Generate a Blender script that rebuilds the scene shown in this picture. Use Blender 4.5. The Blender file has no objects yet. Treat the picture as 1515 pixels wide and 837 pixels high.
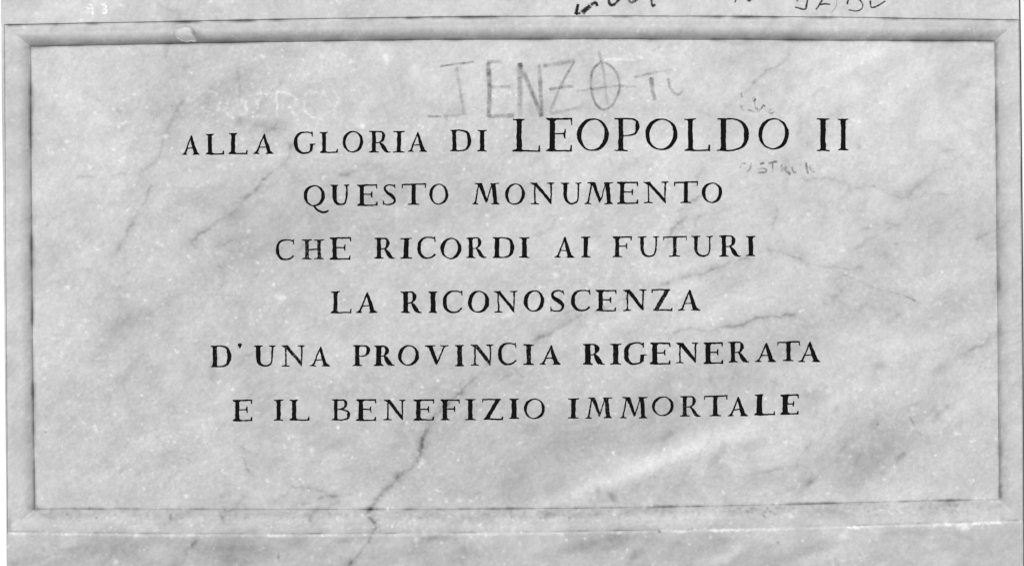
import bpy, math, random
import numpy as np
from mathutils import Vector
from mathutils.geometry import delaunay_2d_cdt

# ------------------------------------------------------------------ camera, world, sun, exposure
scene = bpy.context.scene
C = scene.collection
DIST = 2.6                 # metres from the lens to the face of the slab
WPX = 1515.0               # the frame spans 1.515 m of marble: 1 unit of the drawing = 1 mm
CZ = 1.50                  # height of the optical axis above the ground

cam_d = bpy.data.cameras.new('camera')
cam = bpy.data.objects.new('camera', cam_d)
C.objects.link(cam)
cam.location = (0, -DIST, CZ)
cam.rotation_euler = (math.radians(90), 0, 0)
cam_d.sensor_width = 36
cam_d.lens = 36 * DIST / (WPX / 1000)
cam_d.clip_end = 100
scene.camera = cam

SUN_EL, SUN_AZ = 20.0, -4.0   # from above, a little from the left of the viewer
world = bpy.data.worlds.new("World")
scene.world = world
world.use_nodes = True
wn = world.node_tree
wn.nodes.clear()
sky = wn.nodes.new('ShaderNodeTexSky')
sky.sky_type = 'NISHITA'
sky.sun_disc = False
sky.sun_elevation = math.radians(SUN_EL)
sky.sun_rotation = math.radians(180 - SUN_AZ)
sky.air_density = 1.0
sky.dust_density = 3.0
bw = wn.nodes.new('ShaderNodeRGBToBW')          # black-and-white photograph: a grey sky
bg = wn.nodes.new('ShaderNodeBackground')
bg.inputs['Strength'].default_value = 0.06
wo = wn.nodes.new('ShaderNodeOutputWorld')
wn.links.new(sky.outputs[0], bw.inputs[0])
wn.links.new(bw.outputs[0], bg.inputs[0])
wn.links.new(bg.outputs[0], wo.inputs[0])

sun_d = bpy.data.lights.new('sun', 'SUN')
sun_d.energy = 1.7
sun_d.angle = math.radians(35)
sun_d.color = (1, 1, 1)
sun = bpy.data.objects.new('sun', sun_d)
C.objects.link(sun)
az, el = math.radians(SUN_AZ), math.radians(SUN_EL)
d = Vector((math.sin(az) * math.cos(el), -math.cos(az) * math.cos(el), math.sin(el)))
sun.rotation_euler = d.to_track_quat('Z', 'Y').to_euler()
sun.location = d * 6 + Vector((0, 0, CZ))

scene.view_settings.view_transform = 'Standard'
scene.view_settings.look = 'None'
scene.view_settings.gamma = 1
scene.view_settings.use_curve_mapping = False
scene.view_settings.exposure = 0.39
scene.render.engine = 'CYCLES'

rng = np.random.default_rng(18)
random.seed(18)

# ------------------------------------------------------------------ helpers
def P3(px, py, dep):
    """photo-millimetres and depth (mm behind the slab face) to metres"""
    px = np.asarray(px, float); py = np.asarray(py, float); dep = np.asarray(dep, float)
    k = (DIST + dep / 1000.0) / DIST
    x = (px - 757.5) / 1000 * k
    z = CZ + (418.5 - py) / 1000 * k
    y = dep / 1000 + 0 * x
    return np.stack([x + 0 * y, y, z + 0 * y], -1)

_tab = rng.random((256, 256))
def vn(x, y):
    xi = np.floor(x).astype(int); yi = np.floor(y).astype(int)
    fx = x - xi; fy = y - yi
    fx = fx * fx * (3 - 2 * fx); fy = fy * fy * (3 - 2 * fy)
    a = _tab[yi % 256, xi % 256]; b = _tab[yi % 256, (xi + 1) % 256]
    c = _tab[(yi + 1) % 256, xi % 256]; e = _tab[(yi + 1) % 256, (xi + 1) % 256]
    return (a + (b - a) * fx) * (1 - fy) + (c + (e - c) * fx) * fy - 0.5
def fbm(x, y, sc, o=4, off=0.0, gain=0.5):
    t = 0; a = 1.0; x = x / sc + off; y = y / sc + off * 1.7
    for i in range(o):
        t = t + a * vn(x, y)
        x = x * 2.03 + 11.3; y = y * 2.03 + 5.7; a *= gain
    return t

def mesh_obj(name, verts, faces, mat, parent=None, tone=None, smooth=True, label=None):
    me = bpy.data.meshes.new(name)
    verts = np.asarray(verts, np.float32)
    if isinstance(faces, np.ndarray):
        n, k = faces.shape
        me.vertices.add(len(verts)); me.vertices.foreach_set('co', verts.ravel())
        me.loops.add(n * k); me.loops.foreach_set('vertex_index', faces.astype(np.int32).ravel())
        me.polygons.add(n); me.polygons.foreach_set('loop_start', np.arange(0, n * k, k, dtype=np.int32))
        me.update(calc_edges=True)
    else:
        me.from_pydata(verts.tolist(), [], faces)
    me.validate()
    if smooth:
        me.polygons.foreach_set('use_smooth', np.ones(len(me.polygons), bool))
    if tone is not None:
        at = me.attributes.new('tone', 'FLOAT', 'POINT')
        at.data.foreach_set('value', np.asarray(tone, np.float32))
    me.materials.append(mat)
    me.update()
    o = bpy.data.objects.new(name, me)
    C.objects.link(o)
    if parent: o.parent = parent
    if label: o['label'] = label
    return o

def grid_faces(nu, nv, flip=False):
    i = np.arange(nv - 1)[:, None] * nu + np.arange(nu - 1)[None, :]
    i = i.ravel()
    f = np.stack([i, i + nu, i + nu + 1, i + 1], -1)
    return f[:, ::-1] if flip else f

# ------------------------------------------------------------------ the marble's tone with painted crease shade, drawn at 1 sample per mm
OX, OY, RW, RH = -10, -160, 1540, 1150
yy, xx = np.mgrid[0:RH, 0:RW].astype(float)
xx += OX; yy += OY
# diagonal bedding rising to the right at about 33 degrees
ca, sa = math.cos(math.radians(33)), math.sin(math.radians(33))
wx = xx + 40 * fbm(xx, yy, 170, 3, 3.1); wy = yy + 40 * fbm(xx, yy, 170, 3, 9.4)
uu = wx * ca - wy * sa; vv = wx * sa + wy * ca
G = np.full((RH, RW), 0.818)
G += 0.036 * fbm(uu, vv * 3.0, 330, 4, 2.0)
G += 0.050 * fbm(uu, vv * 2.2, 95, 4, 7.7)
G += 0.046 * fbm(xx, yy, 26, 4, 5.2, .6)
G += 0.044 * fbm(uu, vv * 1.6, 6.5, 2, 1.2)
G += 0.030 * fbm(xx, yy, 2.6, 2, 61.2)
frost = np.clip(fbm(xx, yy, 7, 3, 71.0, .65) - .26, 0, 1) * np.clip(fbm(xx, yy, 90, 3, 72.0) * 3 + .55, 0, 1.3)
G += 0.10 * frost
# faint threads along the bedding
th = np.abs(fbm(uu, vv * 3.2, 120, 4, 21.0))
thm = np.clip(fbm(xx, yy, 200, 2, 33.0) * 2.2 + 0.35, 0, 1)
G -= 0.030 * np.exp(-(th / 0.018) ** 2) * thm
# broad differences of tone: whiter at the top right, greyer towards the foot
def blob(x, y, rx, ry, ang, s, rough=0.35):
    R = max(rx, ry) * 2.2
    x0, x1 = int(max(0, x - R - OX)), int(min(RW, x + R - OX)); y0, y1 = int(max(0, y - R - OY)), int(min(RH, y + R - OY))
    if x1 <= x0 or y1 <= y0: return
    X = xx[y0:y1, x0:x1] - x; Y = yy[y0:y1, x0:x1] - y
    a = math.radians(ang); cu, su = math.cos(a), math.sin(a)
    U = (X * cu - Y * su) / rx; V = (X * su + Y * cu) / ry      # ang > 0 rises to the right
    r2 = U * U + V * V
    m = np.exp(-r2 * (1.0 + rough * 2 * fbm(xx[y0:y1, x0:x1], yy[y0:y1, x0:x1], max(3, min(rx, ry)) * .8, 3, 4.4)))
    m = m * np.clip((4.84 - r2) / 1.5, 0, 1)
    G[y0:y1, x0:x1] += s * m
for b in [(255, 190, 75, 120, -10, -.022), (370, 260, 60, 150, -25, -.022), (330, 130, 90, 40, 0, -.018), (480, 380, 110, 130, 30, -.016), (120, 150, 70, 70, 0, .02), (120, 600, 80, 120, 10, .012),
          (215, 560, 70, 24, 35, -.02), (370, 560, 45, 60, 0, -.026), (600, 640, 120, 40, 25, -.016), (820, 650, 170, 42, 22, -.032), (700, 725, 110, 26, 15, -.022), (905, 600, 90, 26, 20, -.014),
          (930, 700, 130, 13, 22, .034), (1010, 665, 90, 14, 18, .034), (1060, 590, 40, 10, 20, -.02), (1130, 520, 120, 16, 12, -.022), (1250, 470, 130, 20, 12, -.022), (1240, 590, 90, 15, 15, .022), (1100, 440, 120, 12, 25, .018),
          (1300, 660, 90, 34, 35, -.020), (1220, 640, 60, 30, 35, -.018), (1180, 700, 70, 18, 25, -.022), (1250, 705, 30, 20, 30, -.02), (1170, 660, 50, 12, 25, .02), (1280, 730, 120, 14, 5, .012), (1420, 640, 50, 60, 0, .014),
          (1190, 290, 80, 30, 10, -.018), (1320, 340, 70, 40, 10, -.022), (1150, 240, 40, 60, 0, -.018), (1080, 90, 90, 14, 15, -.02), (1380, 130, 60, 14, 30, -.018), (1300, 75, 60, 10, 25, .03), (620, 100, 120, 30, 0, .012),
          (650, 210, 120, 40, 0, .008), (650, 330, 120, 20, 20, -.018), (560, 470, 160, 24, 15, -.012), (700, 480, 80, 14, 20, .016), (600, 740, 60, 14, 0, .018), (430, 745, 70, 14, 10, -.026), (430, 690, 60, 24, 0, -.012),
          (900, 15, 300, 14, 0, .012), (90, 15, 80, 16, 10, .02), (330, 15, 90, 14, 10, -.016), (1250, 12, 120, 12, 15, -.018), (1420, 55, 60, 10, 20, -.03), (600, 45, 90, 12, 5, -.022),
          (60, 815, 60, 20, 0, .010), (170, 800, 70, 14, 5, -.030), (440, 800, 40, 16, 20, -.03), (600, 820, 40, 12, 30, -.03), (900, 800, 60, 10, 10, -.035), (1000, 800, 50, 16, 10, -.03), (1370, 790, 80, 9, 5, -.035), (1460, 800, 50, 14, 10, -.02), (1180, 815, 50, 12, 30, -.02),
          (1250, 170, 330, 120, 20, .022), (760, 120, 300, 70, 0, .012), (130, 180, 130, 120, 0, .012),
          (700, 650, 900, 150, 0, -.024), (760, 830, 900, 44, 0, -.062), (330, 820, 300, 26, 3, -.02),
          (260, 430, 330, 220, 10, -.010), (470, 330, 260, 90, 20, -.018),
          (1255, 101, 75, 11, 25, .035), (1420, 187, 45, 8, 17, .03), (1380, 498, 110, 14, 14, .035),
          (915, 705, 100, 11, 19, .038), (1085, 640, 110, 16, 15, .035), (700, 800, 90, 18, 20, .03),
          (540, 800, 30, 14, 50, .05), (1040, 385, 90, 8, 22, .025), (900, 480, 90, 12, 25, .022),
          (770, 780, 60, 10, 4, .03), (960, 770, 80, 9, 4, .025), (1240, 812, 60, 22, 20, .04), (880, 830, 60, 14, 10, .03),
          (345, 318, 26, 14, 45, -.06), (290, 303, 24, 22, 0, -.035), (240, 335, 22, 12, 30, -.03), (78, 382, 10, 22, 0, -.025),
          (180, 480, 60, 22, 30, -.025), (130, 530, 60, 18, 35, -.022), (350, 806, 36, 15, 5, -.075), (255, 800, 30, 8, 0, -.04),
          (906, 735, 9, 4.5, -50, -.13), (884, 724, 5, 7, 0, -.09), (1199, 712, 9, 5, 35, -.14), (1187, 724, 16, 9, 45, -.06),
          (1145, 695, 26, 3, 12, -.075), (1310, 655, 60, 22, 30, -.04), (1290, 690, 50, 12, 40, -.03), (1394, 545, 14, 7, 35, -.07),
          (1302, 541, 12, 6, 0, -.07), (1326, 361, 3, 2.4, 0, -.12), (1313, 380, 12, 14, 0, -.05), (1360, 273, 24, 8, 25, -.06),
          (1334, 288, 17, 8, 5, -.065), (1163, 250, 6, 34, 0, -.055), (1184, 200, 4, 24, 0, -.035), (1271, 218, 4, 4, 0, -.09),
          (1095, 64, 30, 4, 0, -.07), (1237, 606, 7, 5, 60, -.07), (1204, 611, 8, 5, 40, -.06), (1116, 657, 22, 7, 20, -.05),
          (1073, 738, 3, 7, 0, -.06), (313, 542, 6, 10, 0, -.05), (315, 557, 8, 7, 0, -.07), (366, 526, 9, 3, 20, -.075),
          (182, 692, 14, 5, 45, -.05), (132, 696, 22, 4, 30, -.035), (513, 799, 16, 5, 10, -.07), (645, 795, 28, 4.5, 3, -.08),
          (690, 768, 12, 7, 0, -.08), (856, 806, 26, 9, 25, -.06), (939, 822, 22, 7, 35, -.055), (570, 724, 13, 4.5, 48, -.045),
          (1075, 797, 12, 6, 0, -.05), (1040, 812, 26, 8, 20, -.045), (1350, 784, 40, 8, 5, -.05), (1110, 815, 30, 9, 35, -.04),
          (1235, 757, 22, 7, 0, -.05), (1375, 757, 26, 6, 0, -.05), (1478, 426, 4, 14, 0, -.10), (1481, 370, 5, 16, 0, -.05),
          (780, 634, 16, 12, 30, -.045), (875, 640, 60, 10, 20, -.02), (820, 725, 60, 10, 15, -.025), (830, 655, 70, 18, 10, -.02),
          (53, 752, 9, 4, 0, -.16), (50, 745, 3, 10, 0, -.10), (14, 774, 4, 14, 0, -.12), (48, 70, 9, 4, 0, -.12), (1473, 64, 6, 4, 0, -.10), (354, 178, 5, 8, 20, -.085), (352, 105, 3, 16, -15, -.035),
          (328, 62, 16, 4, 0, -.09), (252, 64, 18, 3, 0, -.07), (60, 70, 9, 2.5, 0, -.12), (150, 68, 22, 3, 0, -.07), (246, 78, 3, 10, 0, -.05),
          (205, 30, 4, 4, 0, -.03), (1040, 40, 40, 10, 20, -.03), (1180, 42, 26, 8, 30, -.04), (1400, 50, 60, 7, 10, -.04), (400, 52, 50, 7, 0, -.04),
          (1250, 745, 3, 3, 0, -.02), (412, 823, 1.5, 4, 0, -.18), (976, 786, 2.6, 1.3, -30, -.30), (254, 157, 1.2, 1.0, 0, -.25), (390, 265, 3, 1, 15, -.16),
          (1151, 802, 1.4, 1.2, 0, -.2), (1299, 627, 1.4, 1.2, 0, -.25), (68, 639, 1.5, 1, 0, -.15), (560, 325, 6, .8, 3, -.10), (1480, 735, 4, 3, 0, -.09)]:
    blob(*(b[:5] + ((b[5] * 1.35 if abs(b[5]) < .04 else b[5] * 1.1),)))

def catmull(pts, step=1.0):
    pts = [np.array(p, float) for p in pts]
    if len(pts) == 2:
        n = max(2, int(np.linalg.norm(pts[1] - pts[0]) / step) + 1)
        return np.array([pts[0] + (pts[1] - pts[0]) * t for t in np.linspace(0, 1, n)])
    q = [2 * pts[0] - pts[1]] + pts + [2 * pts[-1] - pts[-2]]
    out = []
    for i in range(1, len(q) - 2):
        n = max(2, int(np.linalg.norm(q[i + 1][:2] - q[i][:2]) / step) + 1)
        for t in np.linspace(0, 1, n, endpoint=False):
            out.append(.5 * ((2 * q[i]) + (-q[i - 1] + q[i + 1]) * t + (2 * q[i - 1] - 5 * q[i] + 4 * q[i + 1] - q[i + 2]) * t * t
                             + (-q[i - 1] + 3 * q[i] - 3 * q[i + 1] + q[i + 2]) * t ** 3))
    out.append(q[-2])
    return np.array(out)

def vein(pts, w, s, wob=1.3, halo=0.35, hw=5):
    """a vein of the stone: soft line of half width w, depth of tone s, wandering and broken"""
    c = catmull(pts, 0.8)
    L = np.arange(len(c)) * 0.8
    o = rng.random() * 200
    c[:, 0] += wob * 3 * fbm(L, L * 0, 14, 4, o, .7); c[:, 1] += wob * 3 * fbm(L, L * 0, 14, 4, o + 40, .7)
    br = np.clip(0.66 + 1.9 * fbm(L, L * 0, 17, 4, o + 80, .55), 0.50, 1.2)
    e = np.clip(np.minimum(L, L[::-1]) / 10.0 + .25, 0, 1)
    acc = {}
    x0, x1 = int(c[:, 0].min() - 22 - OX), int(c[:, 0].max() + 22 - OX); y0, y1 = int(c[:, 1].min() - 22 - OY), int(c[:, 1].max() + 22 - OY)
    x0, y0 = max(0, x0), max(0, y0); x1, y1 = min(RW, x1), min(RH, y1)
    if x1 <= x0 or y1 <= y0: return
    M = np.zeros((y1 - y0, x1 - x0))
    for (cx, cy), b, ee in zip(c, br, e):
        r = int(3 * (w + hw)) + 1
        ix, iy = int(cx - OX) - x0, int(cy - OY) - y0
        a0, a1, b0, b1 = max(0, iy - r), min(M.shape[0], iy + r + 1), max(0, ix - r), min(M.shape[1], ix + r + 1)
        if a1 <= a0 or b1 <= b0: continue
        X = xx[y0 + a0:y0 + a1, x0 + b0:x0 + b1] - cx; Y = yy[y0 + a0:y0 + a1, x0 + b0:x0 + b1] - cy
        r2 = X * X + Y * Y
        ww = w * (.7 + .5 * b)
        m = (np.exp(-r2 / (ww * ww)) + halo * np.exp(-r2 / ((w + hw) ** 2))) * b * ee
        M[a0:a1, b0:b1] = np.maximum(M[a0:a1, b0:b1], m)
    G[y0:y1, x0:x1] += s * .92 * M * np.clip(1 + .8 * fbm(xx[y0:y1, x0:x1], yy[y0:y1, x0:x1], 4, 2, 8.0), .2, 2)
V = [([(698, 563), (675, 586), (642, 616), (632, 636), (624, 653), (616, 682), (589, 706), (570, 725), (553, 745), (545, 756)], 1.7, -.17),
     ([(633, 632), (624, 655), (619, 676)], 3.0, -.055), ([(597, 700), (577, 716), (568, 730)], 3.6, -.05),
     ([(545, 752), (543, 765), (556, 775), (553, 789), (536, 812), (520, 835), (500, 870)], 1.3, -.17),
     ([(740, 520), (718, 545), (698, 563)], 1.2, -.07), ([(545, 757), (548, 750), (560, 742)], 1.1, -.08),
     ([(429, 217), (424, 238), (396, 261), (370, 288), (337, 320)], 1.4, -.13), ([(430, 214), (427, 222)], 2.4, -.10),
     ([(337, 320), (317, 333), (280, 359)], 1.4, -.11), ([(280, 359), (294, 368), (320, 364), (350, 352)], 1.3, -.09),
     ([(335, 399), (330, 419), (325, 430)], 1.2, -.09), ([(316, 392), (335, 398)], 1.2, -.04), ([(356, 445), (346, 455)], 2.2, -.07),
     ([(168, 424), (185, 426)], 1.2, -.08), ([(205, 313), (191, 336), (185, 356), (173, 371)], 1.3, -.09), ([(177, 364), (172, 371)], 2.2, -.07),
     ([(183, 113), (172, 126), (166, 134)], 1.3, -.06), ([(129, 139), (148, 150), (165, 162), (198, 169)], 1.2, -.06),
     ([(271, 146), (254, 179), (241, 199), (238, 225), (231, 238), (205, 255), (221, 271), (218, 288), (208, 311)], 1.3, -.075),
     ([(109, 262), (150, 262), (198, 255)], 1.2, -.045), ([(348, 101), (355, 126), (354, 150)], 1.2, -.06),
     ([(376, 182), (403, 190), (429, 194)], 1.6, -.09), ([(500, 263), (520, 255), (530, 248)], 1.7, -.09), ([(559, 248), (579, 261), (590, 268)], 1.6, -.06),
     ([(530, 248), (545, 243), (560, 248)], 1.6, -.035), ([(1170, 66), (1163, 90), (1136, 104), (1119, 121), (1099, 135)], 1.4, -.065),
     ([(1099, 135), (1060, 170), (1030, 165)], 1.3, -.04), ([(1133, 366), (1170, 378), (1211, 392), (1252, 398), (1269, 395), (1279, 400)], 0.9, -.10),
     ([(1000, 414), (1027, 409), (1065, 393), (1092, 386), (1112, 383)], 1.2, -.08),
     ([(985, 497), (1000, 490), (1020, 487), (1044, 488), (1065, 483), (1088, 482), (1112, 473), (1136, 467), (1160, 468), (1180, 463)], 1.2, -.10),
     ([(1218, 449), (1238, 438), (1258, 427)], 1.6, -.06), ([(787, 506), (817, 490), (856, 468), (900, 452), (955, 428), (1000, 412)], 1.7, -.075),
     ([(985, 350), (1002, 332), (1015, 320)], 1.5, -.09), ([(1012, 309), (1022, 298), (1042, 288)], 1.6, -.08), ([(1015, 335), (1000, 345), (980, 372)], 1.3, -.05),
     ([(1040, 255), (1032, 262)], 2.4, -.09), ([(1042, 225), (1038, 250), (1020, 290)], 2.0, -.04), ([(1145, 300), (1150, 318), (1140, 345)], 1.6, -.05),
     ([(1184, 274), (1200, 264), (1238, 266), (1258, 281)], 1.2, -.05), ([(1258, 281), (1279, 276), (1303, 278), (1320, 288), (1340, 291), (1360, 274), (1374, 260), (1394, 250), (1411, 252)], 1.3, -.055),
     ([(1258, 281), (1240, 298)], 1.4, -.05), ([(1390, 225), (1410, 220)], 1.6, -.05), ([(1469, 492), (1455, 510), (1438, 517), (1425, 531)], 1.5, -.11),
     ([(1442, 352), (1460, 346), (1480, 336), (1492, 327), (1504, 326)], 1.4, -.12), ([(359, 676), (363, 684), (367, 692), (375, 704)], 1.5, -.15),
     ([(361, 655), (362, 665), (387, 676)], 1.3, -.05), ([(367, 732), (351, 749), (331, 759), (328, 778)], 1.3, -.13), ([(322, 768), (334, 764)], 1.8, -.10),
     ([(430, 724), (418, 735), (404, 744)], 1.2, -.08), ([(510, 727), (480, 735), (463, 742), (430, 745)], 1.3, -.09), ([(430, 720), (460, 722), (500, 727)], 1.3, -.05),
     ([(296, 794), (281, 808), (271, 821)], 1.6, -.16), ([(270, 830), (255, 838)], 3.0, -.10), ([(1405, 597), (1392, 609), (1377, 623)], 2.0, -.07),
     ([(1340, 669), (1316, 686), (1303, 710)], 3.0, -.07), ([(1265, 640), (1250, 662), (1236, 684)], 3.0, -.035), ([(455, 770), (470, 750), (490, 745)], 2, -.05), ([(470, 780), (484, 772)], 2, -.07),
     ([(860, 812), (890, 798), (915, 792)], 3, -.05), ([(925, 830), (945, 812)], 2.5, -.06), ([(720, 130), (640, 190)], 5, -.02), ([(1300, 130), (1230, 175), (1190, 220)], 4, -.03),
     ([(1000, 565), (1120, 560), (1240, 600)], 4, -.02), ([(230, 5), (262, 20), (270, 32)], 1.4, -.07), ([(1385, 160), (1440, 120)], 4, -.02), ([(950, 655), (985, 645), (1000, 640)], 3, -.045)]
for pts, w, s in V: vein(pts, w * 1.15, s * (1.12 if s > -.12 else .86), 1.3, .5)
# finer threads and smears of the same bedding, too slight to be told apart one by one
for k in range(95):
    x, y = rng.random() * 1500, rng.random() * 860; a = math.radians(33 + rng.normal() * 16); l_ = 20 + 75 * rng.random() ** 2
    if x < 900 and rng.random() < .35: a += math.radians(25)
    vein([(x - math.cos(a) * l_ / 2, y + math.sin(a) * l_ / 2), (x + rng.normal() * 4, y + rng.normal() * 4), (x + math.cos(a) * l_ / 2, y - math.sin(a) * l_ / 2)], .8 + .8 * rng.random(), -.018 - .040 * rng.random() ** 2, 1.6, .4, 4)
for k in range(150):
    a = 33 + rng.normal() * 12
    blob(rng.random() * 1500, rng.random() * 1000 - 60, 10 + 28 * rng.random(), 2.5 + 6 * rng.random(), a, (-.034 if k % 5 < 3 else .03) * (.3 + rng.random()), .8)
for k in range(60):
    blob(rng.random() * 1500, 800 + rng.random() * 50, 8 + 26 * rng.random(), 3 + 6 * rng.random(), 20 + rng.normal() * 16, (-.05 if k % 2 else .035) * (.3 + rng.random()), .8)
# scratches and knocks in the face: dark hairlines
for pts, w, s in [([(1218, 391), (1275, 418), (1300, 427), (1340, 438)], .7, -.09), ([(1338, 437), (1350, 443), (1361, 448)], 1.0, -.24),
                  ([(1342, 600), (1347, 618), (1355, 633)], .8, -.15), ([(1355, 633), (1365, 643), (1374, 652)], .8, -.07), ([(1170, 378), (1190, 385)], .8, -.06), ([(270, 434), (330, 436), (370, 440)], .8, -.05),
                  ([(1060, 128), (1090, 92)], .7, .05)]:
    vein(pts, w, s, .2, .12, 2)
# white bruises, specks and the ghost of a scrubbed-off word
def speck(x, y, r, s):
    ix, iy = int(round(x - OX)), int(round(y - OY)); R = int(3 * r) + 1
    a0, a1, b0, b1 = max(0, iy - R), min(RH, iy + R + 1), max(0, ix - R), min(RW, ix + R + 1)
    if a1 <= a0 or b1 <= b0: return
    X = xx[a0:a1, b0:b1] - x; Y = yy[a0:a1, b0:b1] - y
    G[a0:a1, b0:b1] += s * np.exp(-(X * X + Y * Y) / (r * r))
n = 0
while n < 5200:
    x, y = rng.random() * 1500, rng.random() * 1000 - 100
    dens = .22 + 1.5 * max(0, float(fbm(np.array([x]), np.array([y]), 120, 3, 12.0)[0]) + .12) + (.25 if (150 < x < 1000 and 200 < y) else 0) + (.3 if 752 < y < 786 else 0)
    if y < 160 and not (280 < x < 540): dens *= .45
    if rng.random() > dens: continue
    n += 1
    r = .75 + 1.0 * rng.random() ** 2; s = .04 + .12 * rng.random() ** 2.5
    for k in range(1 + int(rng.random() * 2.3)):
        speck(x + rng.normal() * 1.6, y + rng.normal() * 1.4, r, s * .8)
for x, y, r, s in [(168, 161, 3, .13), (182, 148, 2, .10), (217, 159, 2, .09), (245, 202, 3.5, .10), (54, 20, 2.6, .10), (278, 147, 3, .08), (537, 186, 3.4, .15), (535, 187, 3, .1),
                   (213, 723, 2.4, .10), (275, 734, 2.8, .13), (171, 831, 4.5, .17), (283, 776, 3, .11), (690, 773, 6, .13), (616, 797, 4, .16), (624, 684, 4.5, .15), (620, 690, 3, .12),
                   (1425, 778, 6, .13), (1431, 779, 6, .12), (1417, 778, 4, .1), (1417, 722, 3, .09), (1248, 792, 5, .10), (1415, 641, 3, .12), (1420, 642, 2.5, .08), (461, 665, 4.5, .11), (190, 437, 3, .12), (462, 825, 4, .10),
                   (368, 342, 3, .12), (358, 377, 3, .10), (416, 440, 4, .12), (409, 438, 3, .09), (823, 407, 4, .11), (820, 404, 3, .08), (67, 541, 4, .09), (97, 425, 3, .08), (240, 362, 2.6, .08), (500, 765, 3, .06),
                   (680, 739, 3.5, .10), (533, 730, 3, .10), (832, 791, 3, .09), (868, 797, 3, .08), (745, 814, 3, .1), (710, 810, 4, .08), (1040, 700, 3, .06), (1145, 696, 3, .06), (1303, 152, 2.6, .11), (1271, 180, 2.2, .12),
                   (1247, 307, 3, .09), (1196, 317, 2.6, .10), (1344, 127, 2.5, .10), (875, 648, 3, .08), (738, 646, 2.6, .09), (1327, 581, 3, .10), (1258, 697, 3, .1), (1303, 755, 3, .12), (1170, 762, 3.5, .12), (335, 700, 2, .06),
                   (390, 84, 3.5, .13), (386, 83, 3, .10), (397, 85, 2.5, .08), (437, 89, 1.5, .08), (572, 88, 3, .10), (571, 83, 2.5, .1), (573, 94, 2, .08), (120, 30, 2.6, .09), (312, 2, 2.6, .12), (319, 21, 2, .09), (281, 806, 2, .06)]:
    speck(x, y, r, s)
def sc_path(ox, oy, k, pts, dens, r, s, spread):
    c = catmull([(ox + a / k, oy + b / k) for a, b in pts], 1.0)
    for p in c:
        for q in range(dens):
            if rng.random() < .55: speck(p[0] + rng.normal() * spread * 1.3, p[1] + rng.normal() * spread * 1.3, r * (.7 + .7 * rng.random()), s * .8 * (.3 + rng.random()))
for pts in [[(100, 205), (180, 205), (260, 240)], [(255, 300), (245, 390), (180, 400), (130, 370), (110, 340)], [(100, 265), (125, 268)],
            [(335, 280), (325, 360), (350, 420), (430, 415), (480, 380), (490, 310), (450, 280)], [(545, 225), (700, 225)],
            [(545, 250), (600, 320), (540, 400)], [(530, 425), (680, 425)], [(755, 210), (755, 430)], [(755, 215), (850, 225), (920, 270), (900, 330), (780, 335)],
            [(860, 345), (940, 450)], [(1180, 240), (1060, 210), (1010, 230), (990, 320), (1000, 380), (1080, 430), (1150, 445)], [(1250, 200), (1290, 260), (1260, 330), (1250, 400)]]:
    sc_path(280, 100, 5.827, pts, 3, .95, .066, 1.1)
for pts, dn, s, sp in [([(1, 1), (2, 2)], 0, 0, 1), ([(62, 228), (85, 224), (112, 216)], 3, .045, 3.2), ([(160, 183), (180, 183), (196, 180)], 2, .04, 1), ([(893, 89), (915, 88), (940, 89)], 3, .05, .8),
                       ([(395, 133), (415, 137)], 2, .02, 4), ([(640, 150), (665, 150)], 3, .035, 5), ([(640, 165), (620, 170)], 2, .03, 4), ([(742, 470), (760, 462)], 4, .05, 1.5), ([(212, 295), (220, 305)], 3, .05, 3),
                       ([(20, 335), (33, 355), (36, 380)], 3, .045, 4), ([(25, 470), (33, 500), (36, 560)], 3, .035, 4), ([(28, 735), (36, 755)], 3, .06, 4),
                       ([(560, 774), (600, 775), (620, 772)], 3, .05, 2.2), ([(190, 316), (205, 312)], 3, .05, 3), ([(1000, 756), (1060, 752), (1130, 757)], 2, .05, 4), ([(1160, 757), (1240, 752), (1330, 757), (1460, 750)], 2, .05, 4),
                       ([(323, 767), (322, 762)], 4, .06, 2), ([(535, 762), (550, 765)], 3, .05, 4), ([(380, 775), (470, 770)], 1, .05, 4), ([(1500, 400), (1502, 640)], 1, .03, 3), ([(1496, 690), (1490, 720)], 2, .05, 3)]:
    sc_path(0, 0, 1, pts, dn, 1.2, s, sp)

# edge lines of the carved frame, in mm on the slab (a hand-cut block: none is quite straight)
def curve(pts, deg=3, wob=0.5, off=0.0):
    a = np.array(pts, float); m, s = a[:, 0].mean(), a[:, 0].std()
    co = np.polyfit((a[:, 0] - m) / s, a[:, 1], deg)
    def f(t, extra=0.0):
        t = np.asarray(t, float)
        return np.polyval(co, (t - m) / s) + wob * fbm(t, t * 0, 60, 4, off) + extra
    return f
top_o = curve([(7, 37.5), (60, 36.3), (350, 31), (600, 27), (840, 24.7), (1000, 25), (1340, 28), (1505, 30.5)], 4, .6, 1.5)
top_i = curve([(45, 69.5), (120, 68), (250, 66), (400, 62.8), (600, 60), (840, 59), (1000, 59), (1300, 61), (1470, 61.8)], 4, .7, 4.5)
bot_i = curve([(52, 752), (250, 752), (500, 752.5), (660, 752.5), (800, 751.3), (900, 750), (1000, 748.2), (1200, 744.5), (1477, 737.5)], 4, .5, 8.5)
bot_o = curve([(12, 786), (150, 788), (300, 789), (500, 789), (700, 787.5), (1000, 783), (1250, 777.5), (1400, 773), (1511, 769)], 4, .5, 12.5)
lef_i = curve([(70, 46), (300, 47.5), (590, 49.5), (752, 52.5)], 2, .5, 16.5)
lef_o = curve([(38, 7), (300, 8.6), (700, 11.2), (786, 12)], 1, .25, 20.5)
rig_i = curve([(62, 1471), (300, 1474), (590, 1476.3), (737, 1478)], 2, .5, 24.5)
rig_o = curve([(30, 1506.3), (160, 1508.5), (344, 1510), (594, 1511.5), (770, 1512.3)], 2, .2, 28.5)
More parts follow.
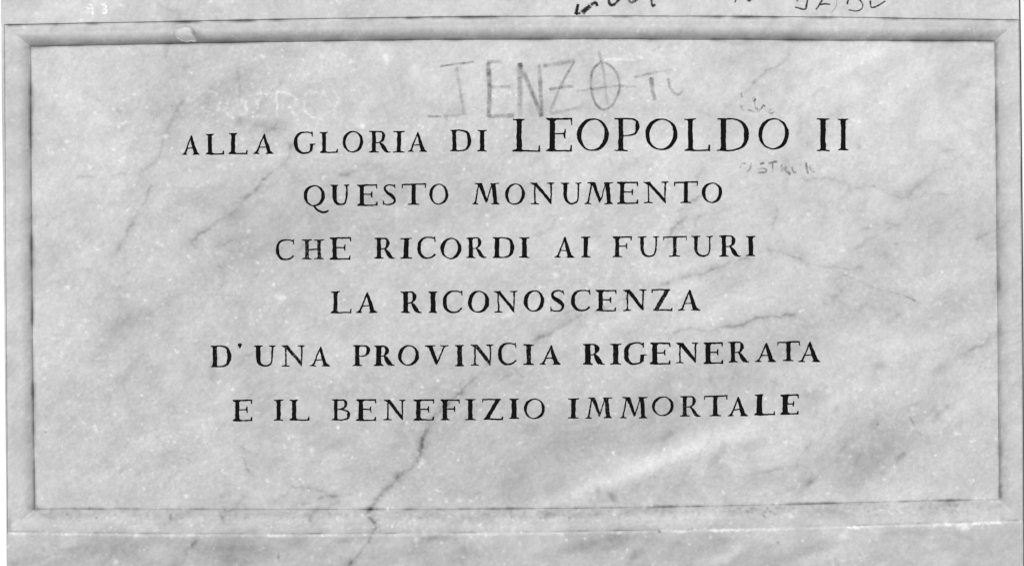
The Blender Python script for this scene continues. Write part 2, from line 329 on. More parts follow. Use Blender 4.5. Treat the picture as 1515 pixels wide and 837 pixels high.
slab_l = curve([(0, 2.2), (200, 4), (300, 5), (586, 8), (837, 10.6)], 1, .5, 32.5)
slab_r = curve([(0, 1507.3), (80, 1508.7), (160, 1509.8), (344, 1511.3), (594, 1512.8), (837, 1514)], 2, .3, 36.5)

# dirt and painted crease shade along the carved lines, broken and uneven
def dirt_shade_line(f, t0, t1, horiz, w, s, off, side=0.0):
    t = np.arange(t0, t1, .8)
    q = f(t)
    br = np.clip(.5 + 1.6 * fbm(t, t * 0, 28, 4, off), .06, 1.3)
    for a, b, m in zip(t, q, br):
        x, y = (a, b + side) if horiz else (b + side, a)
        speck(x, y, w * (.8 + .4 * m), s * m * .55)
dirt_shade_line(top_o, 10, 1504, True, 1.8, -.11, 3.3, .4)
dirt_shade_line(top_i, 46, 1470, True, 1.8, -.065, 5.3, -.4)
dirt_shade_line(top_i, 46, 1470, True, 4.5, -.013, 6.3, -3.5)
dirt_shade_line(bot_i, 54, 1476, True, 1.6, -.10, 7.3)
dirt_shade_line(lef_i, 70, 750, False, 2.0, -.07, 9.3, -1)
dirt_shade_line(rig_i, 64, 736, False, 1.8, -.06, 11.3, 2)
dirt_shade_line(lef_i, 70, 750, False, 3.2, -.03, 19.3, 0)  # soft halo of crease shade painted along the left side
dirt_shade_line(rig_i, 64, 736, False, 3.4, -.03, 21.3, 2)  # same painted crease shade on the right side
dirt_shade_line(lef_o, 40, 785, False, .9, -.04, 13.3)
dirt_shade_line(bot_o, 12, 1508, True, .9, -.09, 15.3, -.6)
# fresh bruised marble along the lower arris
t = np.arange(12, 1512, .9)
br = np.clip(.45 + 1.9 * fbm(t, t * 0, 26, 4, 17.3), .05, 1.5)
for a, b, m in zip(t, bot_o(t), br):
    if a > 480 and a < 900: m *= .55
    speck(a, b + 2.6 + rng.normal() * 1.0, 1.2 + .9 * m * rng.random(), .066 * m * rng.random() * 1.6)
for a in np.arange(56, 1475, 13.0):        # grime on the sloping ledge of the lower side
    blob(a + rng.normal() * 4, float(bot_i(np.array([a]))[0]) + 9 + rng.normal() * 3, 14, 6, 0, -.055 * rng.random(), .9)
# patch of the chip on the top rail, and its torn edge
chip = np.array([(259, 52), (262, 43), (268, 40), (276, 39), (282, 41), (283, 47), (287, 53), (291, 59), (288, 62), (282, 60), (277, 63), (268, 60), (263, 57)], float)
def inside(px, py, poly):
    r = np.zeros(px.shape, bool); j = len(poly) - 1
    for i in range(len(poly)):
        xi, yi = poly[i]; xj, yj = poly[j]
        c = ((yi > py) != (yj > py)) & (px < (xj - xi) * (py - yi) / (yj - yi + 1e-12) + xi)
        r ^= c; j = i
    return r
m = inside(xx, yy, chip)
G[m] = .875 + .02 * fbm(xx, yy, 4, 2, 3.0)[m]
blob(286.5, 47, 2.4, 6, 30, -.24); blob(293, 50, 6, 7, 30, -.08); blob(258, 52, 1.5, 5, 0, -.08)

G = np.clip(G, .1, .97)
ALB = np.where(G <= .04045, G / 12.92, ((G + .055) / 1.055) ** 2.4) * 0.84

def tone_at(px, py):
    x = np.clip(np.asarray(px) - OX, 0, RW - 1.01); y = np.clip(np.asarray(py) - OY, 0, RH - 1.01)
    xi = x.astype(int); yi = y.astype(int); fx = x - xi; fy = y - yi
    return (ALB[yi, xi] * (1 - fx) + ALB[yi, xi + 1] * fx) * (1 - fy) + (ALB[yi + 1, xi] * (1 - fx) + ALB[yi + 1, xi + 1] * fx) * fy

# ------------------------------------------------------------------ materials
def new_mat(name):
    m = bpy.data.materials.new(name); m.use_nodes = True
    nt = m.node_tree; nt.nodes.clear()
    return m, nt, nt.nodes.new('ShaderNodeOutputMaterial')
def N(nt, t, **kw):
    n = nt.nodes.new(t)
    for k, v in kw.items():
        if k in n.inputs.keys() if hasattr(n.inputs, 'keys') else False: n.inputs[k].default_value = v
        else: setattr(n, k, v)
    return n

def marble_mat():
    m, nt, out = new_mat('white_marble')
    at = nt.nodes.new('ShaderNodeAttribute'); at.attribute_name = 'tone'
    geo = nt.nodes.new('ShaderNodeNewGeometry')
    n1 = N(nt, 'ShaderNodeTexNoise'); n1.inputs['Scale'].default_value = 420; n1.inputs['Detail'].default_value = 4; n1.inputs['Roughness'].default_value = .7
    nt.links.new(geo.outputs['Position'], n1.inputs['Vector'])
    mr = nt.nodes.new('ShaderNodeMapRange'); mr.inputs['From Min'].default_value = .25; mr.inputs['From Max'].default_value = .75
    mr.inputs['To Min'].default_value = .89; mr.inputs['To Max'].default_value = 1.11
    nt.links.new(n1.outputs['Fac'], mr.inputs['Value'])
    mu = N(nt, 'ShaderNodeMath', operation='MULTIPLY')
    nt.links.new(at.outputs['Fac'], mu.inputs[0]); nt.links.new(mr.outputs[0], mu.inputs[1])
    bs = nt.nodes.new('ShaderNodeBsdfPrincipled')
    bs.inputs['Roughness'].default_value = .62
    bs.inputs['Specular IOR Level'].default_value = .3
    n2 = N(nt, 'ShaderNodeTexNoise'); n2.inputs['Scale'].default_value = 150; n2.inputs['Detail'].default_value = 6; n2.inputs['Roughness'].default_value = .6
    nt.links.new(geo.outputs['Position'], n2.inputs['Vector'])
    bp = nt.nodes.new('ShaderNodeBump'); bp.inputs['Strength'].default_value = .35; bp.inputs['Distance'].default_value = .0006
    nt.links.new(n2.outputs['Fac'], bp.inputs['Height'])
    nt.links.new(mu.outputs[0], bs.inputs['Base Color']); nt.links.new(bp.outputs[0], bs.inputs['Normal'])
    nt.links.new(bs.outputs[0], out.inputs[0])
    return m
MARBLE = marble_mat()

def paint_mat():
    """black letter paint, worn through to grey stone where the object's own colour says so"""
    m, nt, out = new_mat('black_letter_paint')
    geo = nt.nodes.new('ShaderNodeNewGeometry'); oi = nt.nodes.new('ShaderNodeObjectInfo')
    n1 = N(nt, 'ShaderNodeTexNoise'); n1.inputs['Scale'].default_value = 330; n1.inputs['Detail'].default_value = 3
    nt.links.new(geo.outputs['Position'], n1.inputs['Vector'])
    sub = N(nt, 'ShaderNodeMath', operation='ADD')                   # noise + wear
    sr = nt.nodes.new('ShaderNodeSeparateColor'); nt.links.new(oi.outputs['Color'], sr.inputs[0])
    nt.links.new(n1.outputs['Fac'], sub.inputs[0]); nt.links.new(sr.outputs[0], sub.inputs[1])
    mr = nt.nodes.new('ShaderNodeMapRange'); mr.inputs['From Min'].default_value = .70; mr.inputs['From Max'].default_value = .86
    mr.inputs['To Min'].default_value = 0.005; mr.inputs['To Max'].default_value = .16
    nt.links.new(sub.outputs[0], mr.inputs['Value'])
    bs = nt.nodes.new('ShaderNodeBsdfPrincipled'); bs.inputs['Roughness'].default_value = .8; bs.inputs['Specular IOR Level'].default_value = .08
    nt.links.new(mr.outputs[0], bs.inputs['Base Color']); nt.links.new(bs.outputs[0], out.inputs[0])
    return m
PAINT = paint_mat()

def stroke_mat(name, col, cover, scale, lo, hi):
    """dry mark on stone: coverage falls off to the sides of the stroke and catches only on the grain"""
    m, nt, out = new_mat(name)
    at = nt.nodes.new('ShaderNodeAttribute'); at.attribute_name = 'tone'
    geo = nt.nodes.new('ShaderNodeNewGeometry')
    n1 = N(nt, 'ShaderNodeTexNoise'); n1.inputs['Scale'].default_value = scale; n1.inputs['Detail'].default_value = 3; n1.inputs['Roughness'].default_value = .65
    nt.links.new(geo.outputs['Position'], n1.inputs['Vector'])
    mr = nt.nodes.new('ShaderNodeMapRange'); mr.inputs['From Min'].default_value = lo; mr.inputs['From Max'].default_value = hi
    nt.links.new(n1.outputs['Fac'], mr.inputs['Value'])
    mu = N(nt, 'ShaderNodeMath', operation='MULTIPLY'); nt.links.new(mr.outputs[0], mu.inputs[0]); nt.links.new(at.outputs['Fac'], mu.inputs[1])
    m2 = N(nt, 'ShaderNodeMath', operation='MULTIPLY'); nt.links.new(mu.outputs[0], m2.inputs[0]); m2.inputs[1].default_value = cover
    bs = nt.nodes.new('ShaderNodeBsdfPrincipled'); bs.inputs['Base Color'].default_value = (col, col, col, 1); bs.inputs['Roughness'].default_value = .8
    bs.inputs['Specular IOR Level'].default_value = .15
    nt.links.new(m2.outputs[0], bs.inputs['Alpha']); nt.links.new(bs.outputs[0], out.inputs[0])
    return m
PENCIL = stroke_mat('soft_pencil', .09, .66, 500, .22, .72)
FAINT = stroke_mat('rubbed_pencil', .10, .75, 500, .28, .75)
INK = stroke_mat('black_marker', .012, .93, 450, .22, .5)
CHALK = stroke_mat('white_scratching', .92, 1.0, 450, .18, .5)

def plain_mat(name, c, var, scale, bump=.3):
    m, nt, out = new_mat(name)
    geo = nt.nodes.new('ShaderNodeNewGeometry')
    n1 = N(nt, 'ShaderNodeTexNoise'); n1.inputs['Scale'].default_value = scale; n1.inputs['Detail'].default_value = 6
    nt.links.new(geo.outputs['Position'], n1.inputs['Vector'])
    mr = nt.nodes.new('ShaderNodeMapRange'); mr.inputs['To Min'].default_value = c - var; mr.inputs['To Max'].default_value = c + var
    nt.links.new(n1.outputs['Fac'], mr.inputs['Value'])
    bs = nt.nodes.new('ShaderNodeBsdfPrincipled'); bs.inputs['Roughness'].default_value = .85
    bp = nt.nodes.new('ShaderNodeBump'); bp.inputs['Strength'].default_value = bump; bp.inputs['Distance'].default_value = .001
    nt.links.new(n1.outputs['Fac'], bp.inputs['Height']); nt.links.new(bp.outputs[0], bs.inputs['Normal'])
    nt.links.new(mr.outputs[0], bs.inputs['Base Color']); nt.links.new(bs.outputs[0], out.inputs[0])
    return m
PLASTER = plain_mat('white_plaster', .89, .02, 60)
MORTAR = plain_mat('black_joint', .012, .008, 300)

# ------------------------------------------------------------------ the setting: plastered wall the slab is let into
def wall():
    ys = [-900, -146, 100, 250, 418, 600, 837, 966, 1800]
    V_, F_ = [], []
    inn = []
    inL = [(float(slab_l(np.array(y))) - .9, y) for y in ys[1:-1]]
    inR = [(float(slab_r(np.array(y))) + 2.9 , y) for y in ys[1:-1]]
    ring = inL + inR[::-1]
    out = [(-1400, y) for y in ys[1:-1]] + [(2900, y) for y in ys[1:-1]][::-1]
    out[0] = (-1400, -900); out[len(inL) - 1] = (-1400, 1850); out[len(inL)] = (2900, 1850); out[-1] = (2900, -900)
    n_ = len(ring)
    for dep in (2.0, 30.0):
        V_ += [tuple(P3(x, y, 0) + np.array([0, dep / 1000, 0])) for x, y in ring]
    V_ += [tuple(P3(x, y, 0) + np.array([0, .002, 0])) for x, y in out]
    for i in range(n_):
        j = (i + 1) % n_
        F_.append((i, j, 2 * n_ + j, 2 * n_ + i)[::-1] if True else None)
        F_.append((i, n_ + i, n_ + j, j)[::-1])
    o = mesh_obj('wall', V_, F_, PLASTER, smooth=False); o['kind'] = 'structure'
    # dark open joint between slab and plaster: a narrow ring 5 mm back
    Vm = [tuple(P3(x + (1.2 if k < len(inL) else -2.2), y, 0) + np.array([0, .005, 0])) for k, (x, y) in enumerate(ring)]
    Vm += [tuple(P3(x + (-6 if k < len(inL) else 6), y, 0) + np.array([0, .005, 0])) for k, (x, y) in enumerate(ring)]
    mesh_obj('mortar_joint', Vm, [(n_ + i, n_ + (i + 1) % n_, (i + 1) % n_, i) for i in range(n_) if i not in (len(inL) - 1, n_ - 1)], MORTAR, parent=o, smooth=False)
    # rest of the wall's thickness
    c = [P3(x, y, 0) + np.array([0, .25, 0]) for x, y in [(-1400, -900), (2900, -900), (2900, 1850), (-1400, 1850)]]
    mesh_obj('wall_back', c, [(0, 1, 2, 3)], PLASTER, parent=o, smooth=False)
wall()

# ------------------------------------------------------------------ the plaque
plaque = bpy.data.objects.new('marble_plaque', None)
C.objects.link(plaque)
plaque.empty_display_size = .1
plaque['label'] = 'veined white marble memorial slab with carved frame and six lines of black incised Italian capitals'
plaque['category'] = 'plaque'
DEPTH, STEP = 15.5, 2.0
BV = {'t': 1.5, 'b': 4.0, 'l': 1.3, 'r': 1.3}

KNEE = {'t': .42, 'b': .40, 'l': .42, 'r': .20}; KEXP = {'t': 2.0, 'b': 1.8, 'l': 2.2, 'r': 2.1}
def relief(px, py):
    """slight unevenness of a hand-dressed face, mm"""
    return .35 * fbm(px, py, 160, 3, 40.0) + .10 * fbm(px, py, 22, 3, 41.0)

def rail(name, Ocurve, Icurve, Oc, Ic, Bc, Bcurve, horiz, n, flip, label):
    kind = name[0]
    s = np.linspace(0, 1, n)
    tb = np.array([0, .35, .7, 1.0])
    tr = np.concatenate([[.012, .03, .06], np.linspace(.1, .8, 19), 1 - .2 * np.cos(np.linspace(0, 1, 13)[1:] * np.pi / 2)])
    rows, deps = [], []
    a_o = Oc[0] + (Oc[1] - Oc[0]) * s; a_i = Ic[0] + (Ic[1] - Ic[0]) * s; a_b = Bc[0] + (Bc[1] - Bc[0]) * s
    b_o, b_i, b_b = Ocurve(a_o), Icurve(a_i), Bcurve(a_b)
    for t in tb:
        rows.append((a_b + (a_o - a_b) * t, b_b + (b_o - b_b) * t)); deps.append((STEP if kind != 'b' or t == 1 else 1.2) * (3 * t * t - 2 * t ** 3) + 0 * s)
    for t in tr:
        # shallow hollow just inside the outer line, then a quarter-round falling to the panel
        e_ = np.clip(np.minimum(s, 1 - s) * n * 1.45 / 45, 0, 1); e_ = e_ * e_ * (3 - 2 * e_)
        kn = .38 + (KNEE[kind] - .38) * e_; kx = 1.6 + (KEXP[kind] - 1.6) * e_
        q = .10 * t + .90 * np.clip((t - kn) / (1 - kn), 0, 1) ** kx
        d_ = STEP - .3 * math.sin(min(1, t / .35) * math.pi) + (DEPTH - STEP) * q
        if t > .999: d_ = DEPTH + .5
        rows.append((a_o + (a_i - a_o) * t, b_o + (b_i - b_o) * t)); deps.append(d_ + 0 * s)
    A = np.array([r[0] for r in rows]); B = np.array([r[1] for r in rows]); D = np.array(deps)
    px, py = (A, B) if horiz else (B, A)
    w = .25 * fbm(px, py, 40, 3, 50.0)
    D = D + relief(px, py) + w * np.clip((D - .2) / 3, 0, 1)
    if name == 'top_rail' or True:
        cm = inside(px, py, chip)
        D = D + np.where(cm, 1.2 + .9 * fbm(px, py, 7, 2, 60.0) + .05 * (px - 272), 0)
    V_ = P3(px.ravel(), py.ravel(), D.ravel())
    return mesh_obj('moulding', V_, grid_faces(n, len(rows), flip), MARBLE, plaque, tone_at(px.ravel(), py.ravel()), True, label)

TL, TR, BR, BL = (7.0, 37.8), (1506.3, 30.3), (1512.2, 769.2), (11.9, 786.2)
iTL, iTR, iBR, iBL = (46, 69.8), (1471, 61.8), (1477.6, 737.6), (52.3, 752.1)
bTL, bTR, bBR, bBL = (TL[0] - 1.3, TL[1] - 1.5), (TR[0] + .7, TR[1] - 1.5), (BR[0] + .7, BR[1] + 4), (BL[0] - 1.3, BL[1] + 4)
def edge_fix(f, a0, a1, v0, v1, off=0.0):
    """curve forced through its two corner points, so the mitres close"""
    def g(t):
        t = np.asarray(t, float)
        r = f(t) + off
        e0 = v0 - (f(np.array([a0]))[0] + off); e1 = v1 - (f(np.array([a1]))[0] + off)
        k0 = np.clip(1 - (t - a0) / 60, 0, 1); k1 = np.clip(1 - (a1 - t) / 60, 0, 1)
        return r + e0 * k0 + e1 * k1
    return g
chipn = lambda t: 2.0 * np.clip(fbm(t, t * 0, 13, 4, 70.0, .7), -.6, .8)
T_o = edge_fix(top_o, TL[0], TR[0], TL[1], TR[1]); T_i = edge_fix(top_i, iTL[0], iTR[0], iTL[1], iTR[1]); T_b = edge_fix(top_o, bTL[0], bTR[0], bTL[1], bTR[1], -1.5)
B_o = edge_fix(bot_o, BL[0], BR[0], BL[1], BR[1]); B_i = edge_fix(bot_i, iBL[0], iBR[0], iBL[1], iBR[1]); B_b = edge_fix(lambda t: bot_o(t) + chipn(t), bBL[0], bBR[0], bBL[1], bBR[1], 4)
L_o = edge_fix(lef_o, TL[1], BL[1], TL[0], BL[0]); L_i = edge_fix(lef_i, iTL[1], iBL[1], iTL[0], iBL[0]); L_b = edge_fix(lef_o, bTL[1], bBL[1], bTL[0], bBL[0], -1.3)
R_o = edge_fix(rig_o, TR[1], BR[1], TR[0], BR[0]); R_i = edge_fix(rig_i, iTR[1], iBR[1], iTR[0], iBR[0]); R_b = edge_fix(rig_o, bTR[1], bBR[1], bTR[0], bBR[0], .7)
rail('top_rail', T_o, T_i, (TL[0], TR[0]), (iTL[0], iTR[0]), (bTL[0], bTR[0]), T_b, True, 1050, False, 'top side of the carved frame, chipped near the left')
rail('bottom_rail', B_o, B_i, (BL[0], BR[0]), (iBL[0], iBR[0]), (bBL[0], bBR[0]), B_b, True, 1050, True, 'bottom side of the carved frame with bruised outer arris')
rail('left_rail', L_o, L_i, (TL[1], BL[1]), (iTL[1], iBL[1]), (bTL[1], bBL[1]), L_b, False, 520, True, 'left side of the carved frame')
rail('right_rail', R_o, R_i, (TR[1], BR[1]), (iTR[1], iBR[1]), (bTR[1], bBR[1]), R_b, False, 520, False, 'right side of the carved frame')

# flat borders outside the frame
def axis(a, b, inside0, inside1, fine=1.5, coarse=8):
    l = []
    t = a
    while t < b - .01:
        l.append(t); t += fine if inside0 <= t <= inside1 else coarse
    return np.array(l + [b])
def border(name, y0f, y1f, u, vn_, label):
    U, Vv = np.meshgrid(u, vn_)
    X = U * 1515
    for _ in range(3):
        y0, y1 = y0f(X), y1f(X)
        Y = y0 + (y1 - y0) * Vv
        l = slab_l(Y); r = slab_r(Y)
        X = l + (r - l) * U
    Z = relief(X, Y) * np.clip(np.minimum(X - l, r - X) / 8, 0, 1)
    # worn, slightly rolled outer edge
    Z = Z + .8 * np.exp(-np.minimum(X - l, r - X) / .8)
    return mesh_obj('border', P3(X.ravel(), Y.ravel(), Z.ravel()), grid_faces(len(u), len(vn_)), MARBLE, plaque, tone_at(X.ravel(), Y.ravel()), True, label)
un = np.linspace(0, 1, 1011); un = np.concatenate([[0], [.0004, .001], un[2:-2], [.999, .9996], [1]])
v_top = np.concatenate([np.linspace(0, .72, 18)[:-1], np.linspace(.72, 1, 36)])
v_bot = np.concatenate([np.linspace(0, .32, 40), np.linspace(.32, 1, 18)[1:]])
border('top', lambda x: 0 * x - 145., lambda x: T_b(np.clip(x, bTL[0], bTR[0])), un, v_top, 'flat upper border with black marker scrawl')
border('bottom', lambda x: B_b(np.clip(x, bBL[0], bBR[0])), lambda x: 0 * x + 965., un, v_bot, 'flat lower border below the frame')
def side_border(fa, fb, y0, y1, label):
    n_ = 500
    Y, U = np.meshgrid(np.linspace(y0, y1, n_), np.linspace(0, 1, 5), indexing='ij')
    a, b = fa(Y), fb(Y)
    X = a + (b - a) * U
    return mesh_obj('border', P3(X.ravel(), Y.ravel(), (.1 + relief(X, Y)).ravel() * 0 + .25), grid_faces(5, n_), MARBLE, plaque, tone_at(X.ravel(), Y.ravel()), True, label)
side_border(lambda y: slab_l(y), L_b, bTL[1] - .6, bBL[1] + .6, 'narrow strip left of the frame')
side_border(R_b, lambda y: np.maximum(slab_r(y), R_b(y) + .4), bTR[1] - .6, bBR[1] + .6, 'narrow strip right of the frame')

# the body of the slab behind its face
ysb = np.linspace(-145, 965, 80)
lft = slab_l(ysb) + .05; rgt = slab_r(ysb) - .05
ring = list(zip(lft, ysb)) + list(zip(rgt[::-1], ysb[::-1]))
n_ = len(ring)
Vb = [P3(x, y, .8) for x, y in ring] + [P3(x, y, 0) + np.array([0, .029, 0]) for x, y in ring]
Fb = [(i, (i + 1) % n_, n_ + (i + 1) % n_, n_ + i) for i in range(n_)]
Fb.append(tuple(range(n_, 2 * n_)))
mesh_obj('slab_body', Vb, Fb, MARBLE, plaque, np.full(2 * n_, .5), False)

# ------------------------------------------------------------------ letters
# (glyph, left, right, top, bottom, weight) measured in mm on the slab
LINES = [
 [('A', 269.4, 295.2, 200.3, 229.5, 1.0), ('L', 304.3, 331.7, 198, 229, .98), ('L', 338.6, 366, 197, 228.3, 1.0), ('A', 374.6, 405, 198, 228, .95),
  ('G', 434.5, 467, 194.8, 228, .92), ('L', 472.8, 500.3, 195.2, 226.6, .92), ('O', 506.9, 537.4, 193.8, 226, .85), ('R', 545.8, 578, 193.8, 226, .95),
  ('I', 581.5, 599, 193.8, 226, .95), ('A', 603, 632, 195, 225, .9), ('D', 666, 697.4, 192, 224.4, .95), ('I', 706, 720.2, 192, 224.4, .98),
  ('L', 758.5, 799.2, 176, 224.7, 1.1), ('E', 807.8, 846.7, 174.6, 224.4, 1.15), ('O', 853.3, 901.3, 175, 224, 1.1), ('P', 909, 946.5, 174.6, 224, 1.05),
  ('O', 954.5, 1002.5, 175, 222.6, 1.05), ('L', 1012.6, 1050.5, 175.3, 223.8, 1.05), ('D', 1061, 1107.6, 174.8, 224, 1.1), ('O', 1121.6, 1167.8, 174.8, 222, 1.0),
  ('I', 1208, 1227.3, 175.3, 224, 1.1), ('I', 1239.9, 1255.2, 175.7, 222.8, 1.0)],
 [('Q', 448.9, 486.6, 273.7, 305.3, .95), ('U', 488.7, 517, 273.2, 304, 1.05), ('E', 528.2, 558.4, 272.8, 304.6, 1.0), ('S', 566.4, 586.2, 272.3, 303.5, .9),
  ('T', 594.4, 630.4, 271.5, 303.5, .95), ('O', 635, 663.4, 271.8, 302.9, .8), ('M', 698.4, 738.8, 270.8, 302.6, 1.0), ('O', 747, 777, 271.5, 303, .85),
  ('N', 784.9, 820, 270, 302.6, .95), ('U', 830.3, 859.8, 270, 302.6, .9), ('M', 865.2, 907.2, 269.6, 302.3, 1.0), ('E', 913, 944.2, 268.9, 301.8, 1.0),
  ('N', 952.2, 989.2, 268.9, 301, .95), ('T', 997.3, 1032.8, 268.4, 300.8, .95), ('O', 1038.3, 1068.4, 269.6, 300.8, .95)],
 [('C', 407.7, 435.7, 353.8, 385, .85), ('H', 445.9, 479.8, 353.8, 383.8, .95), ('E', 487.7, 519.2, 350.5, 384, 1.0), ('R', 553.7, 584.1, 351.8, 382.7, 1.0),
  ('I', 592.3, 609.5, 351.8, 382.7, 1.1), ('C', 617.2, 644.7, 350.2, 383.2, .95), ('O', 651.2, 682.8, 351.5, 383.5, 1.0), ('R', 689.8, 719.9, 351, 382, 1.0),
  ('D', 728.8, 761.4, 350.6, 382, 1.1), ('I', 767.9, 783.7, 350.6, 381.5, 1.1), ('A', 820.6, 849.8, 350.2, 381.2, 1.0), ('I', 859.5, 873.6, 349.7, 381, 1.0),
  ('F', 906.6, 935, 349.5, 380.5, .95), ('U', 943.6, 975.7, 349.5, 380.5, .85), ('T', 981.3, 1016, 349, 379.8, .85), ('U', 1022.6, 1055, 348.8, 379.8, .85),
  ('R', 1063.7, 1095.8, 348, 379.8, 1.05), ('I', 1104, 1118, 348.8, 379, 1.05)],
 [('L', 489.1, 519.8, 430.7, 463.2, .95), ('A', 526.9, 558, 432, 462.8, 1.1), ('R', 592.9, 624, 430.7, 463, 1.15), ('I', 633.7, 647.5, 430.7, 463, 1.15),
  ('C', 655, 684.8, 429.7, 463, .95), ('O', 692, 724.2, 429.7, 462.6, 1.1), ('N', 730.7, 765.4, 430, 462.8, .95), ('O', 774.6, 805.7, 428.8, 461.2, 1.05),
  ('S', 814, 835.5, 428.8, 461.2, 1.1), ('C', 845, 873.8, 428.4, 460.5, 1.0), ('E', 881.4, 911.7, 428.4, 460.3, 1.0), ('N', 921.5, 956.3, 428, 460, 1.15),
  ('Z', 963.8, 995, 427.4, 460, 1.0), ('A', 1003, 1035.9, 428, 459.5, 1.0)],
 [('D', 312, 342.4, 510.6, 543.2, 1.05), ("'", 351.5, 358.3, 507.7, 515.2, 1), ('U', 375.5, 407.6, 510.6, 542, 1.1), ('N', 416.7, 451, 510.3, 542, 1.05),
  ('A', 458.2, 488.3, 512.3, 542, 1.0), ('P', 521.7, 547.7, 510.2, 541.6, 1.05), ('R', 553.3, 583.6, 510.6, 541, 1.25), ('O', 588.5, 620.4, 510.2, 541, 1.0),
  ('V', 628.5, 663.7, 510.2, 539.8, 1.1), ('I', 673.4, 686.2, 509.7, 541.6, 1.1), ('N', 696.3, 730.4, 509.3, 541, 1.15), ('C', 736.2, 764.3, 506.8, 539.8, 1.0),
  ('I', 774.4, 790, 509, 539.8, 1.05), ('A', 798.4, 829.8, 510.2, 539.4, 1.15), ('R', 862.4, 895, 508, 539.4, 1.35), ('I', 902.6, 919.2, 508, 539.4, 1.25),
  ('G', 923.2, 956.7, 505.8, 539.4, 1.2), ('E', 961.5, 991.8, 506.4, 538.8, 1.2), ('N', 999.7, 1033.5, 506.4, 537.5, 1.25), ('E', 1040.7, 1069.7, 505.8, 538, 1.2),
  ('R', 1077.6, 1108.5, 505, 536.2, 1.1), ('A', 1117.2, 1148.5, 506.4, 535.4, 1.2), ('T', 1149.7, 1183.8, 504.5, 534.4, 1.05), ('A', 1181, 1214.4, 505, 535.4, 1.25)],
 [('E', 344.3, 373.2, 590.7, 622.8, 1.0), ('I', 405, 419.3, 590.5, 621.8, .95), ('L', 428.2, 457.7, 590.5, 621.8, 1.05), ('B', 490.7, 518, 590, 621.8, .85),
  ('E', 527, 556.6, 590, 622.4, 1.1), ('N', 567.6, 599.9, 590.5, 621.3, 1.05), ('E', 611.9, 642.2, 590.2, 621.5, 1.05), ('F', 651.5, 680.2, 590.2, 621.5, 1.05),
  ('I', 687.7, 704, 589.8, 621.3, 1.0), ('Z', 713.3, 744.2, 589.4, 621, 1.0), ('I', 753.5, 767.7, 589.2, 619.5, 1.2), ('O', 774.7, 806.3, 588.8, 619.5, .8),
  ('I', 840.2, 856, 588.4, 619, 1.05), ('M', 866.2, 905.3, 587.2, 618.8, 1.0), ('M', 917.2, 957.8, 586.4, 618.8, 1.0), ('O', 964.4, 996.9, 585.8, 615.4, .85),
  ('R', 1006, 1037, 585.3, 616.2, .95), ('T', 1041, 1076, 584.5, 615.4, 1.05), ('A', 1076.5, 1106.5, 585.8, 615.4, 1.2), ('L', 1116.2, 1146.6, 582.7, 614, 1.35), ('E', 1154.5, 1181.7, 582.7, 613, 1.3)]]

def bar(p, q, w0, w1=None):
    """tapered straight stroke as one polygon"""
    w1 = w0 if w1 is None else w1
    p = np.array(p, float); q = np.array(q, float); d_ = (q - p) / max(1e-6, np.linalg.norm(q - p)); nn = np.array([-d_[1], d_[0]])
    return [[p - nn * w0 / 2, q - nn * w1 / 2, q + nn * w1 / 2, p + nn * w0 / 2]]
def brush(pts, step=2.0):
    """stroke along (x, y, width) points, as a chain of quads"""
    c = catmull(pts, step)
    out = []
    dd = np.gradient(c[:, :2], axis=0)
    nn = np.stack([-dd[:, 1], dd[:, 0]], -1) / np.maximum(1e-6, np.linalg.norm(dd, axis=1))[:, None]
    a = c[:, :2] - nn * c[:, 2:3] / 2; b = c[:, :2] + nn * c[:, 2:3] / 2
    for i in range(len(c) - 1): out.append([a[i], a[i + 1], b[i + 1], b[i]])
    return out
def serif(x0, x1, y, sg, h, xs0, xs1):
    """foot or head slab from x0 to x1 at y; sg=+1 grows downwards (head), -1 upwards (foot); bracketed to a stem xs0..xs1"""
    e = .25 * h
    xs0 = min(max(xs0, x0 + .2), x1 - .3); xs1 = max(min(xs1, x1 - .2), xs0 + .1)
    return [[(x0, y + sg * e * .4), (x1, y), (x1 - .2, y + sg * h * .85), (xs1 + .9, y + sg * h * 1.15), (xs1, y + sg * h * 2.0), (xs0, y + sg * h * 2.0), (xs0 - .9, y + sg * h * 1.15), (x0 + .2, y + sg * h)]]
def ring(cx, cy, rx, ry, thick, thin, tilt=0.0, n=30):
    out = []
    A, B = [], []
    for i in range(n + 1):
        a = 2 * math.pi * i / n
        w = thin + (thick - thin) * abs(math.cos(a - tilt)) ** 1.5
        c, s = math.cos(a), math.sin(a)
        A.append((cx + rx * c, cy + ry * s)); B.append((cx + (rx - w) * c, cy + (ry - w) * s))
    for i in range(n): out.append([A[i], A[i + 1], B[i + 1], B[i]])
    return out

